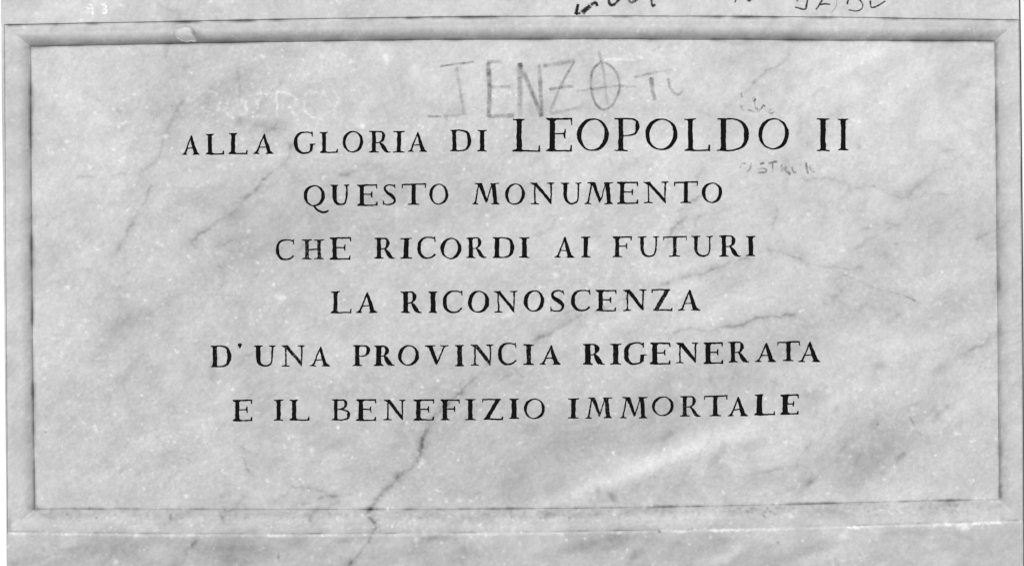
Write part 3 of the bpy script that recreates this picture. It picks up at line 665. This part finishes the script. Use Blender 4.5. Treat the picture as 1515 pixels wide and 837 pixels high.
def glyph(ch, w, h, wt):
    k = h / 31.0
    s = 6.35 * wt * (1 + .22 * (k - 1)) ; t = 2.25 * (.75 + .25 * wt) * (1 + .15 * (k - 1)); f = 1.95 * (.8 + .2 * wt) * (1 + .2 * (k - 1))
    tk = 5.2 * k
    P = []
    if ch == 'I':
        c = w / 2; P += bar((c, 0.4), (c, h - .4), s, s * 1.02) + serif(0, w, 0, 1, f, c - s / 2, c + s / 2) + serif(0, w, h, -1, f, c - s / 2, c + s / 2)
    elif ch in 'LEF':
        c = max(.235 * w, s * .75 + 1)
        P += bar((c, .4), (c, h - .4), s * .97, s)
        if ch == 'L':
            P += serif(0, .41 * w + 1.0, 0, 1, f, c - s / 2, c + s / 2)
        else:
            P += [[(0, .2), (w, 0), (w, t * 1.1), (c + s / 2 + 2, t * 1.15), (c + s / 2, t * 2.0), (c - s / 2, t * 1.8), (0.2, t)]]
            P += [[(w - t * 1.25, .3), (w, 0), (w + .1, tk * 1.2), (w - t * .6, tk * 1.3), (w - t * 1.1, t)]]
            mx = w * .73
            P += bar((c, h * .47), (mx, h * .47), t * .95) + [[(mx - t * 1.0, h * .47), (mx - t * .35, h * .47 - tk * .85), (mx + t * .35, h * .47 - tk * .85), (mx + t * .35, h * .47 + tk * .9), (mx - t * .4, h * .47 + tk * .8)]]
        if ch == 'F':
            P += serif(0, .5 * w, h, -1, f, c - s / 2, c + s / 2)
        else:
            P += [[(0, h - t * .85), (c - s / 2, h - t * 1.7), (c + s / 2, h - t * 1.7), (c + s / 2 + 2, h - t * .95), (w - t, h - t * .95), (w - .2, h - t * .9), (w, h), (c, h + .25), (0, h)]]
            P += [[(w - t * 1.4, h - t * .9), (w - t * .75, h - tk * 1.15), (w + .1, h - tk * 1.2), (w, h - .1), (w - t * 1.4, h - .1)]]
    elif ch == 'H':
        for c in (.235 * w, .775 * w):
            P += bar((c, .4), (c, h - .4), s * .92) + serif(c - .225 * w, c + .225 * w, 0, 1, f, c - s / 2, c + s / 2) + serif(c - .225 * w, c + .2 * w, h, -1, f, c - s / 2, c + s / 2)
        P += bar((.235 * w, h * .52), (.775 * w, h * .49), t)
    elif ch == 'A':
        ax = .545 * w
        lx = .15 * w; rx = .80 * w
        P += bar((ax - .3, .8), (lx, h - .5), t * .9, t * 1.25)
        P += [[(ax - .7, 0), (ax + .6, .1), (rx + s * .5, h - .3), (rx - s * .55, h - .3), (ax - s * .28, h * .2)]]
        P += bar((lx + (ax - lx) * .34, h * .67), (rx - 1, h * .65), t * .85)
        P += serif(0, .30 * w, h, -1, f * .95, lx - t / 2, lx + t / 2) + serif(.60 * w, w, h, -1, f, rx - s * .5, rx + s * .5)
    elif ch == 'V':
        bx = .50 * w
        P += [[(.20 * w - s * .5, .3), (.20 * w + s * .5, .3), (bx + s * .32, h * .82), (bx + .6, h), (bx - .6, h), (bx - s * .35, h * .92)]]
        P += bar((.83 * w, .5), (bx + .3, h - 1.5), t, t * .9)
        P += serif(0, .44 * w, 0, 1, f, .2 * w - s / 2, .2 * w + s / 2) + serif(.64 * w, w, 0, 1, f, .83 * w - t / 2, .83 * w + t / 2)
    elif ch == 'M':
        lx0, lx1 = .245 * w, .11 * w
        mx, my = .525 * w, h * .93
        rx0, rx1 = .785 * w, .86 * w
        P += bar((lx0, .6), (lx1, h - .5), t * .9, t * 1.2)
        P += [[(.20 * w, .3), (.20 * w + s * 1.05, .3), (mx + s * .3, my * .88), (mx, my), (mx - .7, my), (mx - s * .35, my * .88)]]
        P += bar((mx + .2, my - 1), (rx0 - s * .25, .8), t * .9, t * .8)
        P += bar((rx0, .4), (rx1, h - .4), s * .95, s * .92)
        P += serif(.09 * w, .20 * w + s * .8, 0, 1, f, .2 * w, .2 * w + s * .8) + serif(rx0 - s * .7, w, 0, 1, f, rx0 - s / 2, rx0 + s / 2)
        P += serif(0, .235 * w, h, -1, f, lx1 - t / 2, lx1 + t / 2) + serif(.69 * w, w - .2, h, -1, f, rx1 - s / 2, rx1 + s / 2)
    elif ch == 'N':
        lx, rx = .185 * w, .865 * w
        P += bar((lx, .5), (lx + .4, h - .4), t * 1.05, t * 1.15) + bar((rx, .4), (rx - .4, h - .6), t * 1.25, t * .9)
        P += [[(.06 * w + 1, .2), (.06 * w + 1 + s * 1.0, .2), (rx, h * .80), (rx + .2, h), (rx - 1.0, h * .985), (lx - .4, h * .12)]]
        P += serif(0, .30 * w, 0, 1, f * .9, .06 * w + 1, .06 * w + s) + serif(0, .36 * w, h, -1, f, lx - t / 2, lx + t / 2) + serif(.69 * w, w, 0, 1, f, rx - t / 2, rx + t / 2)
    elif ch == 'O':
        P += ring(w / 2, h / 2, w / 2, h / 2, s * .92, t * .8, math.radians(12))
    elif ch == 'Q':
        bw_ = w * .845
        P += ring(bw_ / 2, h / 2, bw_ / 2, h / 2, s * .92, t * .85, math.radians(12))
        P += brush([(bw_ * .48, h - .8, t * 1.2), (bw_ * .62, h * 1.14, t * 1.35), (bw_ * .88, h * 1.27, t * 1.5), (w * .9, h * 1.245, t * 1.3), (w - .3, h * 1.19, t * .9)])
    elif ch in 'CG':
        R = w if ch == 'C' else w * .90
        P += brush([(R * .96, h * .13, t * .8), (R * .82, h * .055, t), (R * .58, t * .5, t * .95), (R * .33, h * .08, t * 1.5), (R * .14, h * .26, s * .8), (s * .47, h * .5, s * .95), (R * .14, h * .74, s * .85),
                    (R * .33, h * .92, t * 1.7), (R * .56, h - t * .55, t * 1.15), (R * .80, h * .915, t * 1.2), (R * (.97 if ch == 'C' else .88), h * (.78 if ch == 'C' else .86), t * (1.2 if ch == 'C' else 1.6))])
        P += [[(R * .90, .2), (R * .97, -.1), (R * .985, h * .24), (R * .93, h * .24), (R * .90, h * .12)]]
        if ch == 'G':
            P += bar((R * .90, h * .56), (R * .885, h * .88), s * .72, s * .75) + serif(.72 * w, w, h * .545, 1, f * .9, R * .9 - s * .3, R * .9 + s * .3)
    elif ch in 'RPB':
        c = .225 * w if ch != 'P' else .26 * w
        c = max(c, s * .5 + 1.6)
        P += bar((c, .4), (c, h - .4), s * .95, s)
        bx = {'R': .76 * w, 'P': w, 'B': .86 * w}[ch]
        by = .53 * h if ch != 'B' else .46 * h
        P += brush([(c, t * .55, t * 1.1), (c + (bx - c) * .45, t * .5, t), (bx - s * .75, by * .13, t * 1.35), (bx - s * .42, by * .45, s * .85), (bx - s * .75, by * .83, t * 1.5), (c + (bx - c) * .45, by - t * .1, t * .9), (c, by + .1, t * .75)])
        P += serif(0, c + s / 2, 0, 1, f, c - s / 2, c + s / 2)
        if ch == 'B':
            P += brush([(c, by, t * .75), (c + (w - c) * .4, by + .3, t * .9), (w - s * .75, h * .56, t * 1.5), (w - s * .45, h * .73, s * .95), (w - s * .8, h * .90, t * 1.6), (c + (w - c) * .4, h - t * .45, t * 1.0), (c, h - t * .5, t)])
            P += serif(0, c + s / 2 + 1, h, -1, f, c - s / 2, c + s / 2)
        else:
            P += serif(0, c * 2 + .5, h, -1, f, c - s / 2, c + s / 2)
        if ch == 'R':
            P += brush([(.50 * w, by - .2, t * .9), (.585 * w, by + h * .09, s * .70), (.70 * w, h * .80, s * .92), (.80 * w, h * .935, s * .8)])
            P += [[(.70 * w, h * .93), (.84 * w, h * .86), (.92 * w, h - t * .9), (w, h - t * .85), (w - .2, h - .1), (.82 * w, h + .1)]]
    elif ch == 'D':
        c = max(.2 * w, s * .5 + 1.8)
        P += bar((c, .4), (c, h - .4), s, s * .98)
        P += brush([(c, t * .55, t * 1.1), (w * .48, t * .55, t * .95), (w * .76, h * .11, t * 1.5), (w - s * .66, h * .27, s * .75), (w - s * .46, h * .50, s * .95), (w - s * .66, h * .74, s * .75), (w * .74, h * .90, t * 1.3), (w * .47, h - t * .5, t * .95), (c, h - t * .55, t)])
        P += serif(0, c + s / 2, 0, 1, f, c - s / 2, c + s / 2) + serif(0, c + s / 2 + .5, h, -1, f, c - s / 2, c + s / 2)
    elif ch == 'S':
        P += brush([(w * .93, h * .15, t * .8), (w * .76, h * .065, t * 1.05), (w * .50, t * .5, t * 1.0), (w * .22, h * .10, s * .48), (w * .15, h * .25, s * .62), (w * .34, h * .41, s * .82), (w * .66, h * .55, s * .95), (w * .88, h * .73, s * .68),
                    (w * .78, h * .90, s * .52), (w * .52, h - t * .5, t * 1.05), (w * .22, h - t * .65, t * .95), (w * .06, h * .90, t * .8)], 1.4)
        P += [[(w * .84, .8), (w * .93, .2), (w * .95, h * .24), (w * .86, h * .17)], [(0, h * .77), (w * .07, h * .76), (w * .13, h * .92), (w * .05, h), (0, h)]]
    elif ch == 'T':
        c = w * .49
        P += bar((c, .8), (c, h - .4), s, s)
        P += [[(0, t * .35), (w * .5, .0), (w, -.3), (w, t * .9), (c + s * .6, t * 1.1), (c + s * .5, t * 1.8), (c - s * .5, t * 1.8), (c - s * .6, t * 1.15), (t * .9, t * 1.35), (.1, t * 1.4)]]
        P += [[(0, t * .4), (t * 1.05, t * .5), (t * .8, tk * 1.3), (0, tk * 1.35)], [(w - t, 0), (w, -.2), (w + .1, tk * 1.25), (w - t * .75, tk * 1.2)]]
        P += serif(.25 * w, .73 * w, h, -1, f, c - s / 2, c + s / 2)
    elif ch == 'U':
        lx = .20 * w + s * .05
        P += brush([(lx, .5, s), (lx, h * .35, s), (lx + .3, h * .66, s * .97), (lx + w * .10, h * .87, s * .72), (w * .50, h - t * .65, t * 1.3), (w * .74, h * .90, t * 1.25), (w * .835, h * .70, t * 1.15), (w * .85, h * .35, t * 1.2), (w * .85, .5, t * 1.15)])
        P += serif(0, .42 * w, 0, 1, f, lx - s / 2, lx + s / 2) + serif(.70 * w, w, 0, 1, f, .85 * w - t / 2, .85 * w + t / 2)
    elif ch == 'Z':
        P += [[(0, .1), (w * .9, 0), (w * .9, t * 1.0), (t, t * 1.15)], [(0, 0), (t * 1.2, t * .8), (t * .7, tk * 1.1), (0, tk * 1.1)]]
        P += [[(w * .9 - s * 1.15, .6), (w * .9, .3), (w * .08 + s * 1.15, h - .8), (w * .08, h - .5)]]
        P += [[(w * .08, h - t * 1.2), (w - t, h - t * 1.1), (w, h - t), (w, h), (w * .08, h)], [(w - t * 1.3, h - t), (w - t * .6, h - tk), (w, h - tk), (w, h - .1)]]
    elif ch == "'":
        P += [[(0, h * .25), (w * .15, .2), (w * .7, -.3), (w, h * .25), (w * .75, h * .6), (w * .6, h), (w * .25, h), (w * .3, h * .62), (0, h * .55)]]
    return P

def subdiv(poly, step=1.6):
    out = []
    for i in range(len(poly)):
        p = np.array(poly[i], float); q = np.array(poly[(i + 1) % len(poly)], float)
        k = max(1, int(np.linalg.norm(q - p) / step))
        for j in range(k): out.append(p + (q - p) * j / k)
    return out
def rough(p):
    x, y = p
    X = np.array([x, x + 300.]); Y = np.array([y, y + 170.])
    d1 = fbm(X, Y, 3.1, 2, 90.0); d2 = fbm(X, Y, 11, 2, 95.0)
    return (x + .80 * d1[0] + .85 * d2[0], y + .60 * d1[1] + .7 * d2[1])

# the panel: a fine sheet with every letter cut out of it
GS = 1.25
gx = np.arange(49.0, 1474.6, GS); gy = np.arange(64.0, 745.1, GS)
NX, NY = len(gx), len(gy)
GX, GY = np.meshgrid(gx, gy)
def warp(X, Y):
    """outermost 15 mm follow the carved frame, the rest is regular"""
    m_ = 15.0
    T = T_i(np.clip(X, 46, 1471)); Bq = B_i(np.clip(X, 52.3, 1477.6)); Lq = L_i(np.clip(Y, 69.8, 752)); Rq = R_i(np.clip(Y, 61.8, 737.6))
    Yn = np.where(Y < gy[0] + m_, T + (Y - gy[0]) / m_ * (gy[0] + m_ - T), np.where(Y > gy[-1] - m_, Bq + (gy[-1] - Y) / m_ * (gy[-1] - m_ - Bq), Y))
    Xn = np.where(X < gx[0] + m_, Lq + (X - gx[0]) / m_ * (gx[0] + m_ - Lq), np.where(X > gx[-1] - m_, Rq + (gx[-1] - X) / m_ * (gx[-1] - m_ - Rq), X))
    return Xn, Yn
PXg, PYg = warp(GX, GY)
def panel_depth(X, Y):
    return DEPTH + relief(X, Y)
pv = P3(PXg.ravel(), PYg.ravel(), panel_depth(PXg, PYg).ravel())
pt = tone_at(PXg.ravel(), PYg.ravel())
keep = np.ones((NY - 1, NX - 1), bool)

letters = []
for ln in LINES:
    for ch, x0, x1, y0, y1, wt in ln:
        polys = [[rough(p) for p in subdiv([(a + x0, b + y0) for a, b in pl])] for pl in glyph(ch, x1 - x0, y1 - y0, wt)]
        clean = []
        for pl in polys:
            area = sum(pl[i][0] * pl[(i + 1) % len(pl)][1] - pl[(i + 1) % len(pl)][0] * pl[i][1] for i in range(len(pl))) / 2
            if abs(area) < .02: continue
            clean.append(pl if area > 0 else pl[::-1])
        letters.append(dict(ch=ch, polys=clean))
def rect_of(L):
    xs = [p[0] for pl in L['polys'] for p in pl]; ys = [p[1] for pl in L['polys'] for p in pl]
    return [int(math.floor((min(xs) - 2.2 - gx[0]) / GS)), int(math.ceil((max(xs) + 2.2 - gx[0]) / GS)), int(math.floor((min(ys) - 2.2 - gy[0]) / GS)), int(math.ceil((max(ys) + 2.2 - gy[0]) / GS))]
clusters = []
for i, L in enumerate(letters): clusters.append([rect_of(L), [i]])
ch_ = True
while ch_:
    ch_ = False
    for i in range(len(clusters)):
        for j in range(i + 1, len(clusters)):
            a, b = clusters[i][0], clusters[j][0]
            if a[0] <= b[1] and b[0] <= a[1] and a[2] <= b[3] and b[2] <= a[3]:
                clusters[i] = [[min(a[0], b[0]), max(a[1], b[1]), min(a[2], b[2]), max(a[3], b[3])], clusters[i][1] + clusters[j][1]]
                del clusters[j]; ch_ = True; break
        if ch_: break

extra_v, extra_t, tri = [], [], []
base = NX * NY
CUT = 1.9
letter_mesh = {}
for (i0, i1, j0, j1), ids in clusters:
    keep[j0:j1, i0:i1] = False
    vs, fs, owner = [], [], []
    vmap = []
    near = set()
    for li in ids:
        for pl in letters[li]['polys']:
            st = len(vs)
            for p in pl:
                vs.append(Vector(p)); vmap.append(-1)
                near.add((int(round((p[0] - gx[0]) / GS * 2)), int(round((p[1] - gy[0]) / GS * 2))))
            fs.append(list(range(st, len(vs)))); owner.append(li)
    nl = len(vs)
    bidx = {}
    for j in range(j0, j1 + 1):
        for i in range(i0, i1 + 1):
            bd = j in (j0, j1) or i in (i0, i1)
            if not bd:
                if any((2 * i + a, 2 * j + b) in near for a in (-1, 0, 1) for b in (-1, 0, 1)): continue
            vs.append(Vector((gx[i], gy[j]))); vmap.append(j * NX + i)
    r = delaunay_2d_cdt(vs, [], fs, 0, 1e-4, True)
    ov, oe, of, o_v, o_e, o_f = r
    gid = []
    for k, p in enumerate(ov):
        g = -1
        for q in o_v[k]:
            if vmap[q] >= 0: g = vmap[q]
        gid.append(g)
    loc = {}
    def panel_id(k):
        if gid[k] >= 0: return gid[k]
        if k not in loc:
            loc[k] = base + len(extra_v)
            extra_v.append((ov[k].x, ov[k].y))
        return loc[k]
    per = {}
    for f_, src in zip(of, o_f):
        if src:
            per.setdefault(owner[src[0]], []).append(tuple(f_))
        else:
            tri.append(tuple(panel_id(k) for k in f_))
    for li, fl in per.items():
        letter_mesh[li] = ([(p.x, p.y) for p in ov], fl)

ev = np.array(extra_v)
ep = P3(ev[:, 0], ev[:, 1], panel_depth(ev[:, 0], ev[:, 1]))
allv = np.concatenate([pv, ep]); allt = np.concatenate([pt, tone_at(ev[:, 0], ev[:, 1])])
jj, ii = np.nonzero(keep)
b0 = jj * NX + ii
qa = np.stack([b0, b0 + NX, b0 + NX + 1, b0 + 1], -1)
tris = np.concatenate([qa[:, [0, 1, 2]], qa[:, [0, 2, 3]], np.array(tri)[:, ::1]])
# all triangles face the viewer
pa, pb, pc = allv[tris[:, 0]], allv[tris[:, 1]], allv[tris[:, 2]]
ny_ = np.cross(pb - pa, pc - pa)[:, 1]
tris[ny_ > 0] = tris[ny_ > 0][:, ::-1]
used = np.unique(tris); remap = -np.ones(len(allv), int); remap[used] = np.arange(len(used))
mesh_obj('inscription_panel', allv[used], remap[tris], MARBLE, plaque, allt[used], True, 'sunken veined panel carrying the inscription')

WORN = {('H', 2): .10, ('T', 2): .10, ('F', 2): .07, ('U', 2): .08, ('B', 5): .09, ('I', 4): .11, ('N', 4): .09, ('Z', 3): .12, ('L', 3): .08, ('R', 5): .07, ('M', 5): .06}
k = 0
for row, ln in enumerate(LINES):
    for ch, *_ in ln:
        pts, fl = letter_mesh[k]
        us = sorted({q for f_ in fl for q in f_}); mp = {q: n2 for n2, q in enumerate(us)}
        P = np.array([pts[q] for q in us]); n0 = len(us)
        cnt = {}
        F = []
        for f_ in fl:
            g = [mp[q] for q in f_]
            a, b, c = P[g[0]], P[g[1]], P[g[2]]
            if (b[0] - a[0]) * (c[1] - a[1]) - (b[1] - a[1]) * (c[0] - a[0]) > 0: g = g[::-1]     # y runs down: turn to face the viewer
            F.append(tuple(g))
            for e in range(3):
                cnt[(g[e], g[(e + 1) % 3])] = cnt.get((g[e], g[(e + 1) % 3]), 0) + 1
        edge = [e for e in cnt if (e[1], e[0]) not in cnt]
        dz = panel_depth(P[:, 0], P[:, 1])
        inter = np.ones(n0, bool)
        for e in edge: inter[e[0]] = inter[e[1]] = False
        floor = P3(P[:, 0], P[:, 1], dz + CUT + .8 * inter)
        rim = P3(P[:, 0], P[:, 1], dz)
        F2 = list(F)
        for a, b in edge: F2.append((b, a, n0 + a, n0 + b))
        o = mesh_obj('carved_letter', np.concatenate([floor, rim]), F2, PAINT, plaque, None, False,
                     'incised black capital %s' % ch if ch != "'" else 'incised black apostrophe')
        wv = WORN.get((ch, row), .0) + .09 * random.random() ** 1.5
        o.color = (wv, 0, 0, 1)
        k += 1

# ------------------------------------------------------------------ graffiti: thin marks lying on the stone
def marks(name, strokes, mat, ox, oy, kk, dep, label, lift=.12):
    wid = 1.45 if mat is PENCIL and kk < 5 else 1.35
    Vx, Fx, Tx = [], [], []
    for si, st in enumerate(strokes):
        pts, w, s0 = st[0], st[1], st[2]
        s1 = st[3] if len(st) > 3 else s0
        w1 = st[4] if len(st) > 4 else w
        c = catmull([(ox + a / kk, oy + b / kk) for a, b in pts], .8)
        L = np.linspace(0, 1, len(c))
        o = random.random() * 90
        lm = np.arange(len(c)) * .8
        c[:, 0] += .5 * fbm(lm, lm * 0, 9, 2, o); c[:, 1] += .5 * fbm(lm, lm * 0, 9, 2, o + 30)
        dd = np.gradient(c, axis=0); nn = np.stack([-dd[:, 1], dd[:, 0]], -1) / np.maximum(1e-6, np.linalg.norm(dd, axis=1))[:, None]
        ww = (w + (w1 - w) * L) * (1 + .35 * fbm(lm, lm * 0, 6, 2, o + 60))
        st_ = (s0 + (s1 - s0) * L) * np.clip(1 + .9 * fbm(lm, lm * 0, 8, 3, o + 15), .15, 1.4) * np.clip(np.minimum(lm, lm[::-1]) / 1.6 + .35, 0, 1)
        b_ = len(Vx)
        prof = [(-1, 0.0), (-.45, .85), (0, 1.0), (.45, .85), (1, 0.0)]
        for p, n2, w_, a in zip(c, nn, ww, st_):
            for q, al in prof:
                x, y = p[0] + n2[0] * q * w_ * wid, p[1] + n2[1] * q * w_ * wid
                Vx.append(P3(x, y, dep + relief(np.array([x]), np.array([y]))[0] - lift - .012 * si)); Tx.append(max(0, a * al))
        m_ = len(prof)
        for i in range(len(c) - 1):
            for j in range(m_ - 1):
                a = b_ + i * m_ + j
                Fx.append((a, a + 1, a + m_ + 1, a + m_))
    return mesh_obj(name, np.array(Vx), np.array(Fx), mat, plaque, Tx, True, label)

# big pencilled word above the inscription
marks('graffiti', [
    ([(110, 102), (200, 90), (295, 78)], 1.7, .75), ([(200, 105), (218, 220), (240, 355)], 2.4, .42), ([(45, 368), (85, 370), (122, 368)], 1.5, .75), ([(130, 368), (200, 362), (262, 355)], 1.8, .45),
    ([(362, 80), (400, 78), (445, 80)], 2.4, .9, .35), ([(368, 82), (376, 200), (374, 290), (370, 375)], 3.2, 1.15, .6), ([(380, 212), (430, 211), (488, 210)], 2.2, .65), ([(366, 374), (420, 367), (508, 365)], 2.8, .7),
    ([(537, 84), (538, 200), (540, 372)], 3.4, 1.0, .28), ([(537, 85), (590, 210), (655, 372)], 3.0, 1.0, .85), ([(640, 92), (648, 220), (655, 372)], 2.8, .5, .9),
    ([(662, 100), (750, 86), (835, 72)], 2.8, .75, .6), ([(830, 75), (760, 200), (695, 352)], 2.0, .7, .5), ([(695, 225), (760, 214), (828, 208)], 2.2, .75), ([(700, 355), (790, 336), (875, 315)], 2.2, .5, .35),
    ([(975, 78), (935, 110), (918, 165), (922, 240), (945, 305), (985, 332), (1030, 310), (1065, 240), (1070, 190), (1050, 130), (1010, 92), (975, 78)], 1.8, .85, .6),
    ([(960, 20), (970, 70), (985, 130), (998, 240), (1008, 320), (1018, 380)], 2.0, .55, .15), ([(840, 237), (930, 222), (1040, 208), (1160, 210)], 1.8, .5, .4)],
    PENCIL, 620, 70, 3.607, DEPTH, 'large pencilled scrawl IENZO with struck-through O')
marks('graffiti', [([(1148, 162), (1200, 148), (1260, 135), (1355, 118)], 2.0, .8, .2), ([(1238, 160), (1245, 220), (1258, 285)], 2.6, .9, .6), ([(1330, 165), (1338, 210), (1355, 240), (1380, 252), (1400, 240), (1412, 212)], 2.2, .55, .4)],
      PENCIL, 620, 70, 3.607, DEPTH, 'smaller pencilled TU')
marks('graffiti', [([(255, 235), (200, 245), (165, 300), (172, 322)], 1.3, 1.0, .5), ([(335, 220), (333, 300), (300, 350), (255, 375)], 1.2, .6, .7), ([(480, 248), (515, 236), (552, 228)], 1.6, 1.3), ([(440, 325), (520, 312), (575, 330), (580, 355), (545, 380), (450, 382)], 1.4, .3, 1.2),
                   ([(610, 238), (690, 212), (760, 208)], 1.5, .7, 1.1), ([(682, 215), (683, 300), (681, 390)], 1.3, 1.0, .5), ([(825, 250), (830, 310), (835, 380)], 1.8, .7), ([(910, 295), (868, 322), (920, 370), (972, 415)], 1.7, 1.1, 1.0),
                   ([(990, 290), (1003, 350), (1020, 378), (1062, 385)], 1.6, 1.0, .6), ([(1118, 240), (1120, 290)], 1.2, .4), ([(1218, 220), (1230, 310), (1246, 405)], 1.7, .8, 1.2), ([(1270, 250), (1290, 330), (1320, 365), (1362, 372)], 1.3, .4, .7)],
      PENCIL, 1080, 220, 10.82, DEPTH, 'small pencilled word OSTRUN below the D and O')
marks('graffiti', [([(275, 125), (283, 160), (290, 188)], 1.4, 1.0), ([(270, 265), (285, 300), (302, 340)], 1.5, 1.2, .8), ([(430, 180), (408, 195), (405, 215), (425, 225), (437, 200), (430, 240), (440, 320)], 1.2, 1.0, .7), ([(350, 320), (400, 335), (425, 345)], 1.8, .6),
                   ([(455, 300), (465, 335), (485, 335), (490, 305)], 1.2, .8), ([(508, 325), (512, 290), (528, 272), (548, 290)], 1.2, 1.0), ([(625, 318), (600, 322), (595, 350), (620, 366), (642, 345)], 1.2, .9)],
      FAINT, 1060, 120, 7.575, DEPTH, 'tiny rubbed pencil scribble above the D')
marks('graffiti', [([(215, 50), (200, 110), (182, 182)], 2.0, 1.1, 1.2, 2.6), ([(182, 182), (215, 172), (250, 166)], 1.8, 1.1), ([(262, 165), (300, 128), (368, 72)], 3.4, 1.1, 1.0), ([(372, 66), (405, 42), (435, 42), (455, 82)], 2.2, 1.0, 1.1)],
      INK, 830, 0, 8.417, 0, 'black marker tick at the top of the slab')
marks('graffiti', [([(596, -60), (596, 0), (602, 42), (632, 68), (675, 48), (722, -6), (735, -60)], 2.2, 1.2, .9), ([(838, -40), (850, 10), (882, 33), (948, -4), (965, -50)], 1.9, .9, .8), ([(1125, -60), (1125, 0), (1132, 52), (1150, 80), (1176, 55)], 1.8, 1.0)],
      INK, 830, 0, 8.417, 0, 'feet of black marker letters cut by the top edge')
for lab, st in [('broken end of a thin black marker figure', [([(402, -15), (388, 20)], 1.3, .8)]), ('small black marker curve', [([(462, -10), (482, 8), (502, -8)], 1.7, .9)]),
                ('black marker figure 3', [([(785, -15), (798, 0), (805, 14)], 1.6, 1), ([(868, -25), (862, 35), (848, 62), (785, 48)], 1.6, 1.1, .8)]),
                ('black marker letter A', [([(975, -15), (945, 35), (922, 66)], 1.7, 1.0), ([(948, 34), (985, 28), (1018, 30)], 1.4, .9)]), ('very faint marker bracket', [([(1060, -20), (1056, 40), (1025, 86)], 1.2, .22)]),
                ('black marker figures 13', [([(1140, -10), (1128, 32)], 1.6, 1.0), ([(1200, -15), (1232, 30), (1218, 66), (1180, 73), (1138, 66)], 1.5, 1.1, .8)]), ('black marker letter V', [([(1282, 5), (1288, 48), (1318, 46), (1382, 8)], 1.5, 1.0, .9)])]:
    marks('graffiti', [(a[0], a[1] * .8) + tuple(a[2:]) for a in st], INK, 1000, 0, 4.456, 0, lab)
for lab, st in [('whitish scratched figure 9', [([(437, 42), (415, 36), (398, 50), (412, 68), (437, 58)], 2.2, 1.2), ([(437, 40), (440, 75), (438, 112)], 2.3, 1.3)]),
                ('whitish scratched figure 3', [([(502, 38), (532, 40), (536, 58), (514, 68)], 2.2, 1.2), ([(514, 68), (543, 78), (535, 98), (503, 100)], 2.3, 1.3)]), ('faint whitish stroke before the 9', [([(345, 70), (380, 52), (395, 45)], 1.2, .4)])]:
    marks('graffiti', st, CHALK, 50, 0, 5.05, 0, lab)
print('letters', len(letters), 'clusters', len(clusters))
